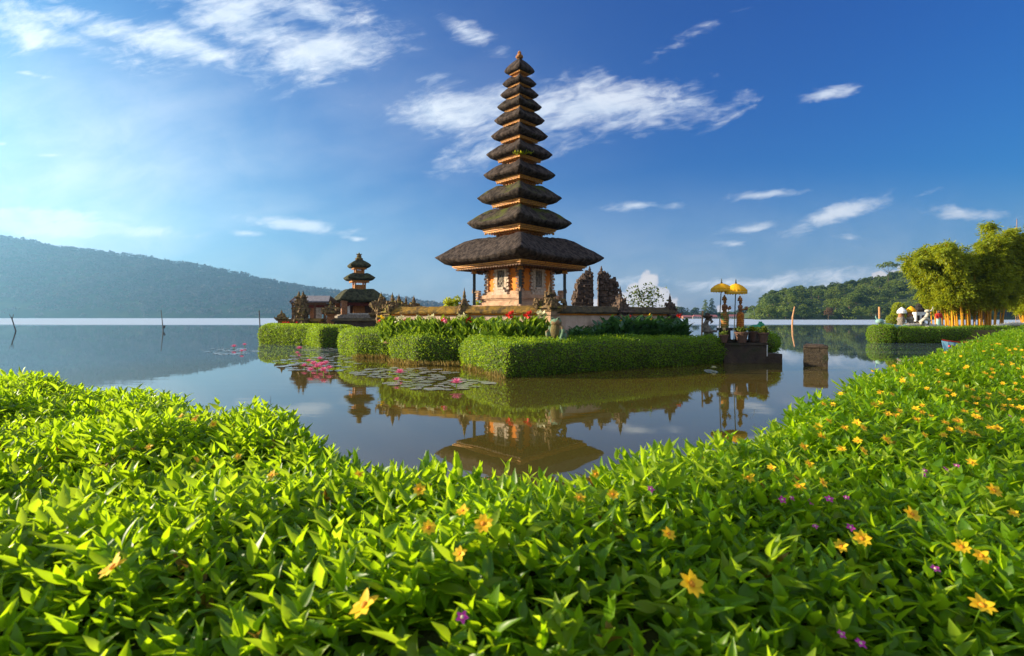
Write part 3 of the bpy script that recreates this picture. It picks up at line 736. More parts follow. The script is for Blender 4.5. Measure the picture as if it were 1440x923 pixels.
    for s in range(4):
        an = s*PI/2-PI/2; r = 63.5*k; x, y = r*math.cos(an), r*math.sin(an)
        p = MB(); p.box((x, y, (Z(434)+Z(384))/2), (.13, .13, Z(384)-Z(434))); po = p.build('post', post_wood, root)
        p = MB(); p.box((x, y, Z(381)), (.2, .2, .26), 0, 1.25); p.box((x, y, Z(384.5)), (.28, .28, .05)); p.build('post_capital', gold, po)
        p = MB(); p.box((x, y, Z(434)), (.34, .34, .3), 0, .7); p.build('post_base', pink_stone, po)
    # eave boards under the lowest roof
    c = MB(); c.box((0, 0, Z(379)), (a(88), a(88), .05), R45)
    for s in range(2):
        for t in np.linspace(-1, 1, 25):
            q = R45+s*PI/2; L = a(88)*.5*t; c.box((L*math.cos(q), L*math.sin(q), Z(380.5)), (.05, a(90), .05), q)
    c.build('eave_boards', brown_wood, root)
    # green sprouts growing on the roofs
    n = 120; p = np.stack([RG.normal(.1, .18, n), RG.normal(-1.05, .12, n), np.full(n, Z(227))], -1); L = RG.uniform(.06, .2, n)
    v, f = leaves(p, rdir(n)*.7+np.array((0, 0, .8)), rdir(n), L, L*.4, QUAD); np_mesh('sprouting_grass', [(v, f, 0)], [BAMB], root)
make_big_pagoda()

def make_small_pagoda():
    Y0 = 45.0; k = Y0/F; cx = PX(505, Y0); rz = math.radians(28)
    root = thing('small_pagoda', (cx, Y0, .8), 'small three tiered thatched pagoda on the far left islet', 'pagoda'); Z = lambda py: PZ(py, Y0)-.8; s2 = math.sqrt(2)
    T = [(43, 421, .34, .12), (26, 391, .25, .16), (19.5, 374, .53, .17)]
    for i, (D, py, h, u) in enumerate(T):
        nb = 0 if not i else Z(T[i-1][1])+T[i-1][2]*T[i-1][0]*k*.75
        roof_tier(root, rz, D*k, Z(py), h, u, thatch_green, 0, 0, .66, pointed=(i == 2), gold_=darkred if i == 0 else gold, corn_h=.09)
        if i:
            g = MB(); hd = .40*D*k*s2; top = Z(py)-u*D*k*.9; hh = top-nb
            for sx in (-1, 1):
                for sy in (-1, 1):
                    v = Matrix.Rotation(rz, 3, 'Z') @ Vector((sx*hd*.47, sy*hd*.47, 0)); g.box((v.x, v.y, nb+hh/2), (.12, .12, hh), rz)
            g.box((0, 0, nb+hh*.32), (hd*.9, hd*.9, hh*.55), rz); g.box((0, 0, top-.08), (hd*1.05, hd*1.05, .1), rz)
            g.build('neck', gold_carved, root)
    f = MB(); zt = Z(364); f.lathe([(.3, -.15), (.36, 0), (.2, .1), (.22, .22), (.16, .3), (.26, .36), (.1, .42), (.02, .55)], (0, 0, zt), 10)
    for a in range(6): f.horn((0, 0, zt+.3), (math.cos(a), math.sin(a), 0), .3, .05)
    f.build('finial', moss_stone, root)
    b = MB(); b.box((0, 0, Z(446)-.9), (4.3, 4.3, 2.0), rz); b.box((0, 0, Z(446)+.1), (3.9, 3.9, .22), rz); b.build('foundation', grey_carved, root)
    hw = 1.55; M = Matrix.Rotation(rz, 3, 'Z')
    for sx, sy in ((-1, -1), (1, -1), (1, 1), (-1, 1)):
        v = M @ Vector((sx*hw, sy*hw, 0)); p = MB(); p.box((v.x, v.y, (Z(446)+Z(424))/2), (.42, .42, Z(424)-Z(446)), rz)
        for q in range(7): p.box((v.x, v.y, Z(445)+q*.2), (.5-.05*(q % 2), .5-.05*(q % 2), .09), rz)
        p.build('pillar', skin_stone, root)
    b = MB(); v = M @ Vector((0, .8, 0)); b.box((v.x, v.y, Z(437)), (2.4, .8, 1.0), rz); b.build('altar_wall', brown_wood, root)
    b = MB(); v = M @ Vector((0, .2, 0)); b.box((v.x, v.y, Z(438)), (1.1, .7, .9), rz, .8); b.box((v.x, v.y, Z(430)), (.8, .5, .35), rz, .6); b.build('gilded_altar', gold_carved, root)
    b = MB(); b.box((0, 0, Z(443.5)), (2.9, 2.9, .34), rz); b.build('parapet', white_stone, root)
    b = MB(); v = M @ Vector((-1.0, -.6, 0)); b.box((v.x, v.y, Z(437)), (.12, .5, .9), rz); b.build('hanging_cloth', white_m, root)
make_small_pagoda()

# ================================================================== SHRINE WALLS, PILLARS, GATES
def lumps(mb, c, r, z0, z1, n, s):
    for _ in range(n):
        a = rnd.uniform(0, 2*PI); z = rnd.uniform(z0, z1); rr = r(z) if callable(r) else r
        mb.box((c[0]+math.cos(a)*rr, c[1]+math.sin(a)*rr, z), (s*rnd.uniform(.6, 1.4),)*3, a, .6, s*.15)
def shrine_pillar(x, y, z0, ztop, w, label, m_low, m_top, winged=False, rz=.3, cat='shrine pillar', group=None):
    """square shaft, spreading cap, stacked roof with upturned corners and a spire"""
    t = thing('shrine_pillar', (x, y, z0), label, cat, rz, group); H = ztop-z0
    a = MB(); sh = H*.50 if not winged else H*.56
    a.box((0, 0, sh*.5), (w*.72, w*.72, sh)); a.box((0, 0, sh*.06), (w*.95, w*.95, sh*.12)); a.box((0, 0, sh*.55), (w*.82, w*.82, sh*.08)); a.box((0, 0, sh*.93), (w*.95, w*.95, sh*.10), 0, 1.15)
    a.build('shaft', m_low, t)
    b = MB(); z = sh*.98+.0; rest = H-z
    W = w*1.35 if winged else w*1.25
    for k, (ww, hh) in enumerate(((.95, .10), (1.15, .06), (.85, .10), (.66, .10), (.5, .09), (.36, .09))): b.box((0, 0, z+rest*hh/2), (W*ww, W*ww, rest*hh*1.03), 0, .88); z += rest*hh
    b.lathe([(W*.15, 0), (W*.17, rest*.05), (W*.09, rest*.10), (W*.12, rest*.16), (W*.07, rest*.24), (W*.08, rest*.28), (W*.03, rest*.36), (.005, rest*.46)], (0, 0, z-.01), 8)
    for q in range(4):
        an = q*PI/2+PI/4; d = (math.cos(an), math.sin(an), 0); L = W*(.52 if winged else .34)
        b.horn((d[0]*W*.5, d[1]*W*.5, sh+rest*.12), d, L, W*.13); b.horn((d[0]*W*.30, d[1]*W*.30, sh+rest*.32), d, L*.6, W*.09)
        if winged: lumps(b, (d[0]*W*.62, d[1]*W*.62), W*.14, sh+rest*.05, sh+rest*.36, 14, W*.16)
    lumps(b, (0, 0), lambda z: W*.45*(1-(z-sh)/rest*.8), sh, sh+rest*.6, 34, W*.12)
    b.build('stone_roof', m_top, t)
    return t
def wall_seg(p0, p1, z0, zt, label, cap_m, body_m, caph=.30, th=.34, stripe=True):
    p0, p1 = Vector(p0), Vector(p1); d = p1-p0; L = d.length; rz = math.atan2(d.y, d.x)
    t = thing('garden_wall', ((p0.x+p1.x)/2, (p0.y+p1.y)/2, z0), label, 'wall', rz); H = zt-z0
    b = MB(); b.box((0, 0, (H-caph)/2), (L, th, H-caph)); b.box((0, 0, .15), (L, th+.14, .3)); b.build('wall_body', body_m, t)
    if stripe: b = MB(); b.box((0, 0, H-caph-.035), (L+.01, th+.07, .07)); b.build('painted_band', orange_wall, t)
    c = MB(); 
    n = max(2, int(L/.25)); prof = [(-th*.95, H-caph), (-th*1.0, H-caph+.06), (-th*.75, H-caph*.55), (-th*.35, H-caph*.12), (0, H), (th*.35, H-caph*.12), (th*.75, H-caph*.55), (th*1.0, H-caph+.06), (th*.95, H-caph)]
    m = len(prof); vs = [(-L/2+L*i/n, y+rnd.uniform(-.012, .012), z+rnd.uniform(-.012, .012)) for i in range(n+1) for y, z in prof]
    fs = [(i*m+j, (i+1)*m+j, (i+1)*m+(j+1) % m, i*m+(j+1) % m) for i in range(n) for j in range(m)]+[tuple(range(m)), tuple(reversed(range(n*m, n*m+m)))]
    c.add(vs, fs); c.build('wall_cap', cap_m, t, False)
    return t
def make_compound():
    yC, yP, yL, yR0, yR = 18.9, 20.4, 22.0, 21.4, 22.8
    C = (PX(773, yC), yC); Pm = (PX(653, yP), yP); Lf = (PX(553, yL), yL); Rm = (PX(869, yR0), yR0); R = (PX(942, yR), yR); zt = 2.26; z0 = .70
    wall_seg(Lf, Pm, z0, zt, 'pale pink garden wall with moss topped cap behind the red and cream cannas', moss_cap, plaster)
    wall_seg(Pm, C, z0, zt, 'pale pink garden wall with golden moss cap right below the tall pagoda', moss_cap, plaster)
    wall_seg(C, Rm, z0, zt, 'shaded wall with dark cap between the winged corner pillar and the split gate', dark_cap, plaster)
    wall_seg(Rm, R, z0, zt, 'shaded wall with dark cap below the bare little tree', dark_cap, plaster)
    shrine_pillar(C[0], C[1]-.1, z0, PZ(396, yC), .52, 'winged moss covered corner pillar of the wall right of the pagoda steps', pink_stone, moss_stone, True, .8)
    shrine_pillar(Pm[0], Pm[1], z0, PZ(404, yP), .52, 'wall pillar with pointed dark stone roof just left of the tall pagoda', pink_stone, moss_stone, False, .4)
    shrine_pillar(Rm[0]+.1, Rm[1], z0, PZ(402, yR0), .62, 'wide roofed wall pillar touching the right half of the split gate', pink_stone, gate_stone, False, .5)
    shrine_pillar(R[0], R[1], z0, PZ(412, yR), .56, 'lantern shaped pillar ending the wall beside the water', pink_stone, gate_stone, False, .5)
    # back of the compound
    wall_seg((Lf[0], Lf[1]), (-2.2, 34.5), z0, 2.1, 'far side wall of the pagoda garden running back from the left pillars', moss_cap, pink_stone)
    # cluster of pillars at the left corner of the wall
    for px, py, Y, w, lab in ((552, 411, 22.3, .62, 'leftmost tall mossy pillar where the garden wall begins'), (561, 413, 23.2, .72, 'dark gabled pillar second in the row at the wall beginning'), (571, 416, 24.3, .52, 'slim pillar third in the row at the wall beginning'), (582, 415, 25.3, .66, 'last pillar of the row at the wall beginning, beside the misty hill')):
        shrine_pillar(PX(px, Y), Y, z0, PZ(py, Y), w, lab, moss_stone, moss_stone, w > .6, rnd.uniform(0, 1))
def gate_half(x, y, z0, prof, side, depth, label, rz=0, m=None):
    """one half of a split gate: inner side flush and straight, outer side stepped. prof = [(z0, z1, width)]"""
    t = thing('split_gate_half', (x, y, z0), label, 'gate', rz); b = MB()
    for a, c, w in prof:
        dw = depth*(.55+.45*w/prof[0][2]); b.box((side*w/2, 0, (a+c)/2), (w, dw, c-a-.004)); b.box((side*w/2, 0, c-.05), (w+.07, dw+.10, .07), 0, .9)
        for k in (-1, 1):
            b.horn((side*w*.9, k*dw*.4, c-.12), (side*.8, k*.5, 0), .26, .085)
        for _ in range(int(9+w*26)):
            u = rnd.random(); z = rnd.uniform(a, c)
            if rnd.random() < .5: q = (side*w*rnd.random(), rnd.choice((-1, 1))*dw*.5, z)
            else: q = (side*w, rnd.uniform(-.5, .5)*dw, z)
            gs = rnd.uniform(.06, .15) if rnd.random() < .62 else rnd.uniform(.18, .30); b.box(q, (gs, gs*rnd.uniform(.6, 1), gs*rnd.uniform(.6, 1.3)), rnd.random()*3, rnd.uniform(.3, .8), .02)
    zt = prof[-1][1]; b.lathe([(.10, 0), (.13, .06), (.07, .12), (.09, .2), (.05, .28), (.02, .4)], (side*.14, 0, zt), 7)
    b.build('gate_stone', m or gate_stone, t)
    return t
def make_gates():
    Y = 30.0; k = Y/F; z0 = .7; zz = lambda py: PZ(py, Y)-z0
    pr = [(0, zz(425), 26*k), (zz(425), zz(416), 24.5*k), (zz(416), zz(408), 23*k), (zz(408), zz(400), 20.5*k), (zz(400), zz(394), 18*k), (zz(394), zz(388), 12.5*k), (zz(388), zz(384), 8*k)]
    gate_half(PX(832.5, Y), Y, z0, pr, -1, 1.1, 'left half of the dark split gate, stepped towards the tall pagoda')
    pr = [(0, zz(425), 29*k), (zz(425), zz(415), 27*k), (zz(415), zz(406), 25*k), (zz(406), zz(399), 23*k), (zz(399), zz(392), 20*k), (zz(392), zz(387), 12*k), (zz(387), zz(383), 8*k)]
    gate_half(PX(843.5, Y), Y+.3, z0, pr, 1, 1.1, 'right half of the dark split gate, stepped towards the water')
    # the small islet: wall, split gate, side pillars
    Y = 38.5; k = Y/F; z0 = .85; zz = lambda py: PZ(py, Y)-z0
    def slim(py0, s): return [(0, zz(448), 7*k*s), (zz(448), zz(440), 6*k*s), (zz(440), zz(433), 7.5*k*s), (zz(433), zz(427), 5*k*s), (zz(427), zz(422), 4.2*k*s), (zz(422), zz(py0+6), 3.2*k*s)]
    gate_half(PX(423, Y), Y, z0, slim(411, 1), -1, .8, 'slim left half of the sunlit split gate on the far left islet', 0, moss_stone)
    gate_half(PX(427.5, Y), Y-.5, z0, slim(411, 1.05), 1, .8, 'slim right half of the sunlit split gate on the far left islet', 0, moss_stone)
    Yb = 38.9
    wall_seg((PX(396, Yb), Yb), (PX(413, Yb), Yb), .85, 1.72, 'short mossy wall from the lantern pillar to the islet gate', moss_cap, skin_stone, .24, .3, False)
    wall_seg((PX(431, Yb), Yb), (PX(462, Yb), Yb-1.2), .85, 1.74, 'golden moss topped wall between the islet gate and the bushy pillar', moss_cap, skin_stone, .26, .3, False)
    wall_seg((PX(468, Yb), Yb-1.2), (PX(532, 37), 37), .85, 1.78, 'long dark wall below the small three tiered pagoda', dark_cap, dark_brick, .24, .3, False)
    shrine_pillar(PX(396, Yb), Yb, .85, PZ(435, Yb), .62, 'squat lantern shaped pillar at the lake end of the islet', skin_stone, moss_stone, False, .2)
    shrine_pillar(PX(465, Yb-1.3), Yb-1.3, .85, PZ(422, Yb-1.3), .72, 'bushy carved pillar between the pavilion and the small pagoda', skin_stone, moss_stone, True, .4)
    shrine_pillar(PX(536, 36.5), 36.5, .85, PZ(410, 36.5), .85, 'tall carved mossy pillar overlapping the eave of the small pagoda', moss_stone, moss_stone, True, .4)
    shrine_pillar(PX(527, 37.5), 37.5, .85, PZ(424, 37.5), .55, 'lower pillar against the foot of the tall carved one by the small pagoda', moss_stone, moss_stone, False, .1)
    # pavilion with a shingle roof
    Y = 43.0; t = thing('open_pavilion', (PX(442, Y), Y, .85), 'open wooden pavilion with grey shingle roof beside the small pagoda', 'pavilion', math.radians(6))
    Z = lambda py: PZ(py, Y)-.85; w = 50*Y/F/2
    b = MB(); zr, ze = Z(416), Z(424.5)
    x0, x1 = -w*.95, w*1.1; vs = []
    for yy, z, ex in ((-1.9, ze, .0), (0, zr, .35), (1.9, ze, 0)):
        for x in (x0+ex, x1-ex): vs += [(x, yy, z), (x, yy, z-.10)]
    b.add(vs, [(0, 2, 6, 4), (4, 6, 10, 8), (1, 5, 7, 3), (5, 9, 11, 7), (0, 1, 3, 2), (8, 10, 11, 9), (0, 4, 5, 1), (4, 8, 9, 5), (2, 3, 7, 6), (6, 7, 11, 10)])
    b.build('roof', shingle, t)
    b = MB(); b.box((x0+.1, -1.0, (zr+ze)/2-.05), (.1, 2.15, .13), 0, 1, 0, Matrix.Rotation(math.atan2(zr-ze, 1.9), 3, 'X')); b.box((0, -1.7, ze-.2), (2*w*.9, .12, .16)); b.box((0, 1.7, ze-.2), (2*w*.9, .12, .16)); b.build('eave_beam', brown_wood, t)
    for px in (-.85, -.3, .3, .85):
        for yy in (-1.5, 1.5): b = MB(); b.box((w*px, yy, ze/2), (.14, .14, ze-.12)); b.build('post', brown_wood, t)
    b = MB(); b.box((0, 0, .45), (2*w*.92, 3.4, .9)); b.build('platform', brown_wood, t)
    b = MB(); b.box((0, 1.2, ze*.72), (2*w*.8, .1, ze*.35)); b.build('back_panel', darkred, t)
    for px, py, Y2, lab in ((448, 437, 42.0, 'white carved shrine board standing in the pavilion'), (440, 438, 42.2, 'orange wooden chest standing in the pavilion')):
        b = MB(); zz0 = 1.75; zz1 = PZ(py-3, Y2); X0 = PX(px, Y2)
        b.box((X0, Y2, (zz0+zz1)/2), (.42, .3, zz1-zz0)); b.box((X0, Y2, zz1+.03), (.5, .36, .08)); b.box((X0, Y2-.17, (zz0+zz1)/2), (.26, .05, (zz1-zz0)*.7))
        tag(b.build('shrine_board' if px == 448 else 'wooden_chest', white_stone if px == 448 else skin_stone), lab, 'shrine board' if px == 448 else 'chest')
make_compound(); make_gates()

# ================================================================== GARDEN PLANTS
def canna_proto(name, kind, leaf, label, group, seed, hgt=.9):
    t = thing(name, (0, 0, 0), label, 'canna plant' if kind != 'none' else 'leafy plant', group=group)
    parts = []; rng = RG
    for sx in range(4):
        ox, oy = rng.normal(0, .10, 2); H = hgt*rng.uniform(.7, 1.05)
        n = 7; tt = np.linspace(.1, .92, n); a = rng.uniform(0, 6)+np.arange(n)*2.4; e = np.radians(62)+rng.normal(0, .15, n)-(.35 if leaf is CANNA_BLUE else 0)
        p = np.stack([np.full(n, ox), np.full(n, oy), tt*H*.8], -1); d = np.stack([np.cos(a)*np.cos(e), np.sin(a)*np.cos(e), np.sin(e)], -1)
        L = rng.uniform(.26, .42, n)*(1.1-.35*tt); parts.append((*leaves(p, d, np.tile((0, 0, 1.), (n, 1))+rdir(n)*.1, L, L*(.42 if leaf is CANNA_BLUE else .36), LP5), 0))
    np_mesh('leaves', parts, [leaf], t)
    if kind != 'none':
        pm = {'red': petal_r, 'cream': petal_w, 'yellow': petal_y, 'pink': petal_p}[kind]
        st = MB(); st.tube([(0, 0, hgt*.3), (.02, .01, hgt*.92)], .012, 5); st.build('stem', CANNA, t)
        n = 14; p = np.stack([RG.normal(.02, .035, n), RG.normal(0, .035, n), RG.uniform(hgt*.86, hgt*1.0, n)], -1); d = rdir(n)+np.array((0, 0, .5)); v, f = leaves(p, d, rdir(n), .10, .075, LP4)
        np_mesh('bloom', [(v, f, 0)], [pm], t)
    return t
def make_garden():
    protos = {k: None for k in ()}
    G = {'none': ('leafy_plant', 'bushy bright green leafy plant without bloom before the sunlit wall', 'green leafy plants before the sunlit wall'),
         'red': ('canna_plant', 'broad leaved plant with a red bloom before the sunlit wall', 'red blooming cannas before the sunlit wall'),
         'cream': ('canna_plant', 'broad leaved plant with a cream bloom before the sunlit wall', 'cream blooming cannas before the sunlit wall'),
         'pink': ('canna_plant', 'broad leaved plant with a pink bloom before the sunlit wall', 'pink blooming cannas before the sunlit wall'),
         'yellow': ('canna_plant', 'broad leaved plant with a yellow bloom at the wall beginning', 'yellow blooming cannas at the wall beginning')}
    pr = {}
    def put(key, leaf, lab, grp, name, x, y, z, s, kind):
        if key not in pr: o = pr[key] = canna_proto(name, kind, leaf, lab, grp, 1); o.location = (x, y, z); o.scale = (s,)*3; o.rotation_euler[2] = rnd.uniform(0, 6)
        else: dup(pr[key], (x, y, z), rnd.uniform(0, 6), s)
    red_at = (571, 623, 657, 720, 745); cream_at = (567, 590, 606, 614, 650, 760, 770, 748, 558); 
    for row, (fy, n) in enumerate(((.22, 40), (.55, 36), (.85, 32))):
        for i in range(n):
            px = 536+(766-536)*(i+.5)/n+rnd.uniform(-2, 2)
            yw = np.interp(px, [520, 553, 653, 773], [22.6, 21.6, 19.9, 18.4]); yh = np.interp(px, [520, 548, 590, 650, 705, 770], [25, 22.2, 20.9, 19.9, 17.3, 17.6])
            if yw-yh < .5: yh = yw-.6
            Y = yh+(yw-yh)*fy
            kind = 'none'
            if row == 1:
                if any(abs(px-q) < 3.2 for q in red_at): kind = 'red'
                elif any(abs(px-q) < 3.2 for q in cream_at): kind = 'cream'
            if row == 0 and abs(px-625) < 3: kind = 'pink'
            if row == 1 and abs(px-540) < 5: kind = 'yellow'
            nm, lab, grp = G[kind]
            put('L'+kind, CANNA, lab, grp, nm, PX(px, Y), Y, .68, rnd.uniform(1.1, 1.5)*(.92 if row == 0 else 1), kind)
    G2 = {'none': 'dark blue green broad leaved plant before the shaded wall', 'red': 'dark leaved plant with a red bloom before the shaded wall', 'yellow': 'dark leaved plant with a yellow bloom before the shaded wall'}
    red_at = (887, 907, 929, 956); yel_at = (871, 886, 915)
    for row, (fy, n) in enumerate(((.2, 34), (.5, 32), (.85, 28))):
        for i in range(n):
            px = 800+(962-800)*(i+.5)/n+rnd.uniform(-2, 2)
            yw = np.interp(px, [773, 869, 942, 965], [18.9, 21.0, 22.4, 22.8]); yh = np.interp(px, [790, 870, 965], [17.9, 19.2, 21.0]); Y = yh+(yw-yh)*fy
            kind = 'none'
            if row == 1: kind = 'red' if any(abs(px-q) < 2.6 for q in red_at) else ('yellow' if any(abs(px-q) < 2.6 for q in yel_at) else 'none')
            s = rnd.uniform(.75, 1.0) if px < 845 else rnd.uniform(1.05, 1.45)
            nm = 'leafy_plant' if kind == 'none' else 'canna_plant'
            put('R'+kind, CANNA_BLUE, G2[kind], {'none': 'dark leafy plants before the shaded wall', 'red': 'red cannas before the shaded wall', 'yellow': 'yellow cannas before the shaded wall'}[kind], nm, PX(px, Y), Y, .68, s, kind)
    # red flowers on the small islet
    for px in (398, 402, 406, 417, 448, 451, 449): Y = 37.6+rnd.uniform(0, .6); put('I', CANNA, 'small red flowering plant behind the far hedge of the islet', 'red flowering plants on the islet', 'canna_plant', PX(px, Y), Y, .85, .7, 'red')
    for px in (532, 534): Y = 27.5+rnd.uniform(0, .5); put('I2', CANNA, 'red canna bloom between the small pagoda and the wall pillars', 'red cannas by the near wall pillars', 'canna_plant', PX(px, Y), Y, .8, .95, 'red')
make_garden()

def simple_tree(name, x, y, z0, H, spread, nleaf, leaf, label, lm, cat='tree', loose=1.0, base=.25, trunk_r=None, seed=1, flat=.8, nb=9, group=None):
    t = thing(name, (x, y, z0), label, cat, group=group); b = MB(); r0 = trunk_r or H*.022; tips = []
    b.tube([(0, 0, -.1), (H*.01, 0, H*.2), (-H*.01, H*.01, H*.45), (0, 0, H*.72)], [r0*1.3, r0, r0*.7, r0*.25], 7)
    for i in range(nb):
        a = i*2.4+rnd.uniform(-.4, .4); h0 = H*(base+(.55)*i/nb); L = spread*rnd.uniform(.55, 1.0)*(1-.35*i/nb)
        e = Vector((math.cos(a)*L, math.sin(a)*L, h0+L*.5*flat+H*.08)); m = Vector((e.x*.5, e.y*.5, h0+(e.z-h0)*.35)); b.tube([(0, 0, h0), m, e], [r0*.5, r0*.32, r0*.1], 5); tips += [(e, L*.42+.12*spread), (m.lerp(e, .4), L*.32)]
    tips.append((Vector((0, 0, H*.88)), spread*.42)); b.build('trunk', bark, t)
    per = nleaf//len(tips); P_, D_ = [], []
    for c, r in tips:
        u = rdir(per); rr = RG.uniform(.45, 1.0, per)**.6; P_.append(np.array(c)+u*(rr*r)[:, None]*np.array((1, 1, .72))); D_.append(u*.6+rdir(per)*.8)
    p = np.concatenate(P_); d = np.concatenate(D_); Ls = leaf*RG.uniform(.7, 1.4, len(p)); v, f = leaves(p, d, rdir(len(p)), Ls, Ls*.6, QUAD)
    np_mesh('crown', [(v, f, 0)], [lm], t)
    return t
simple_tree('small_tree', PX(905, 31), 31, .7, PZ(415, 31)-.7, 1.25, 620, .15, 'thin leaved little tree rising behind the shaded wall', TREE, seed=3, loose=1, base=.5, nb=11)
simple_tree('round_shrub', PX(635, 30), 30, .7, PZ(423, 30)-.7, .75, 2600, .11, 'bright green rounded bush rising behind the wall left of the pagoda', BAMB, 'bush', base=.4)
simple_tree('round_shrub', PX(674, 31), 31, .7, PZ(426, 31)-.7, .45, 900, .11, 'small bright bush peeking between the left pagoda post and body', BAMB, 'bush', base=.45)

# ---- frog statue in front of the corner
def remesh(o, s):
    m = o.modifiers.new('merge', 'REMESH'); m.mode = 'VOXEL'; m.voxel_size = s; m.use_smooth_shade = True; return o
def make_frog():
    Y = 17.3; z0 = PZ(478.5, Y); t = thing('frog_statue', (PX(783, Y), Y, z0), 'weathered green frog statue sitting upright behind the corner of the longest hedge', 'statue', -.5)
    b = MB(); b.ball((0, 0, .30), .25, 14, 10, (1, .9, 1.25)); b.ball((.0, -.08, .60), .17, 14, 10, (1.25, 1.1, .75)); b.ball((-.11, -.10, .71), .065); b.ball((.11, -.10, .71), .065)
    for s in (-1, 1):
        b.ball((s*.24, .02, .14), .15, 12, 8, (.9, 1.3, .9)); b.tube([(s*.2, -.08, .45), (s*.3, -.14, .28), (s*.24, -.24, .04)], [.085, .07, .05], 8); b.ball((s*.25, -.28, .03), .08, 10, 6, (1.1, 1.3, .4)); b.ball((s*.30, -.10, .03), .10, 10, 6, (1, 1.5, .35))
    remesh(b.build('body', frog_m, t, True), .022)
    c = MB(); c.ball((0, -.12, .32), .2, 12, 8, (.9, .75, 1.35)); c.build('belly', bank_m, t, True)
    for s in (-1, 1): c = MB(); c.ball((s*.115, -.155, .72), .03, 8, 5); c.build('eye', black_m, t, True)
    p = MB(); p.box((0, 0, -(z0-.7)/2-.001), (.7, .6, z0-.7), 0, .9); p.build('plinth', dark_brick, t)
make_frog()

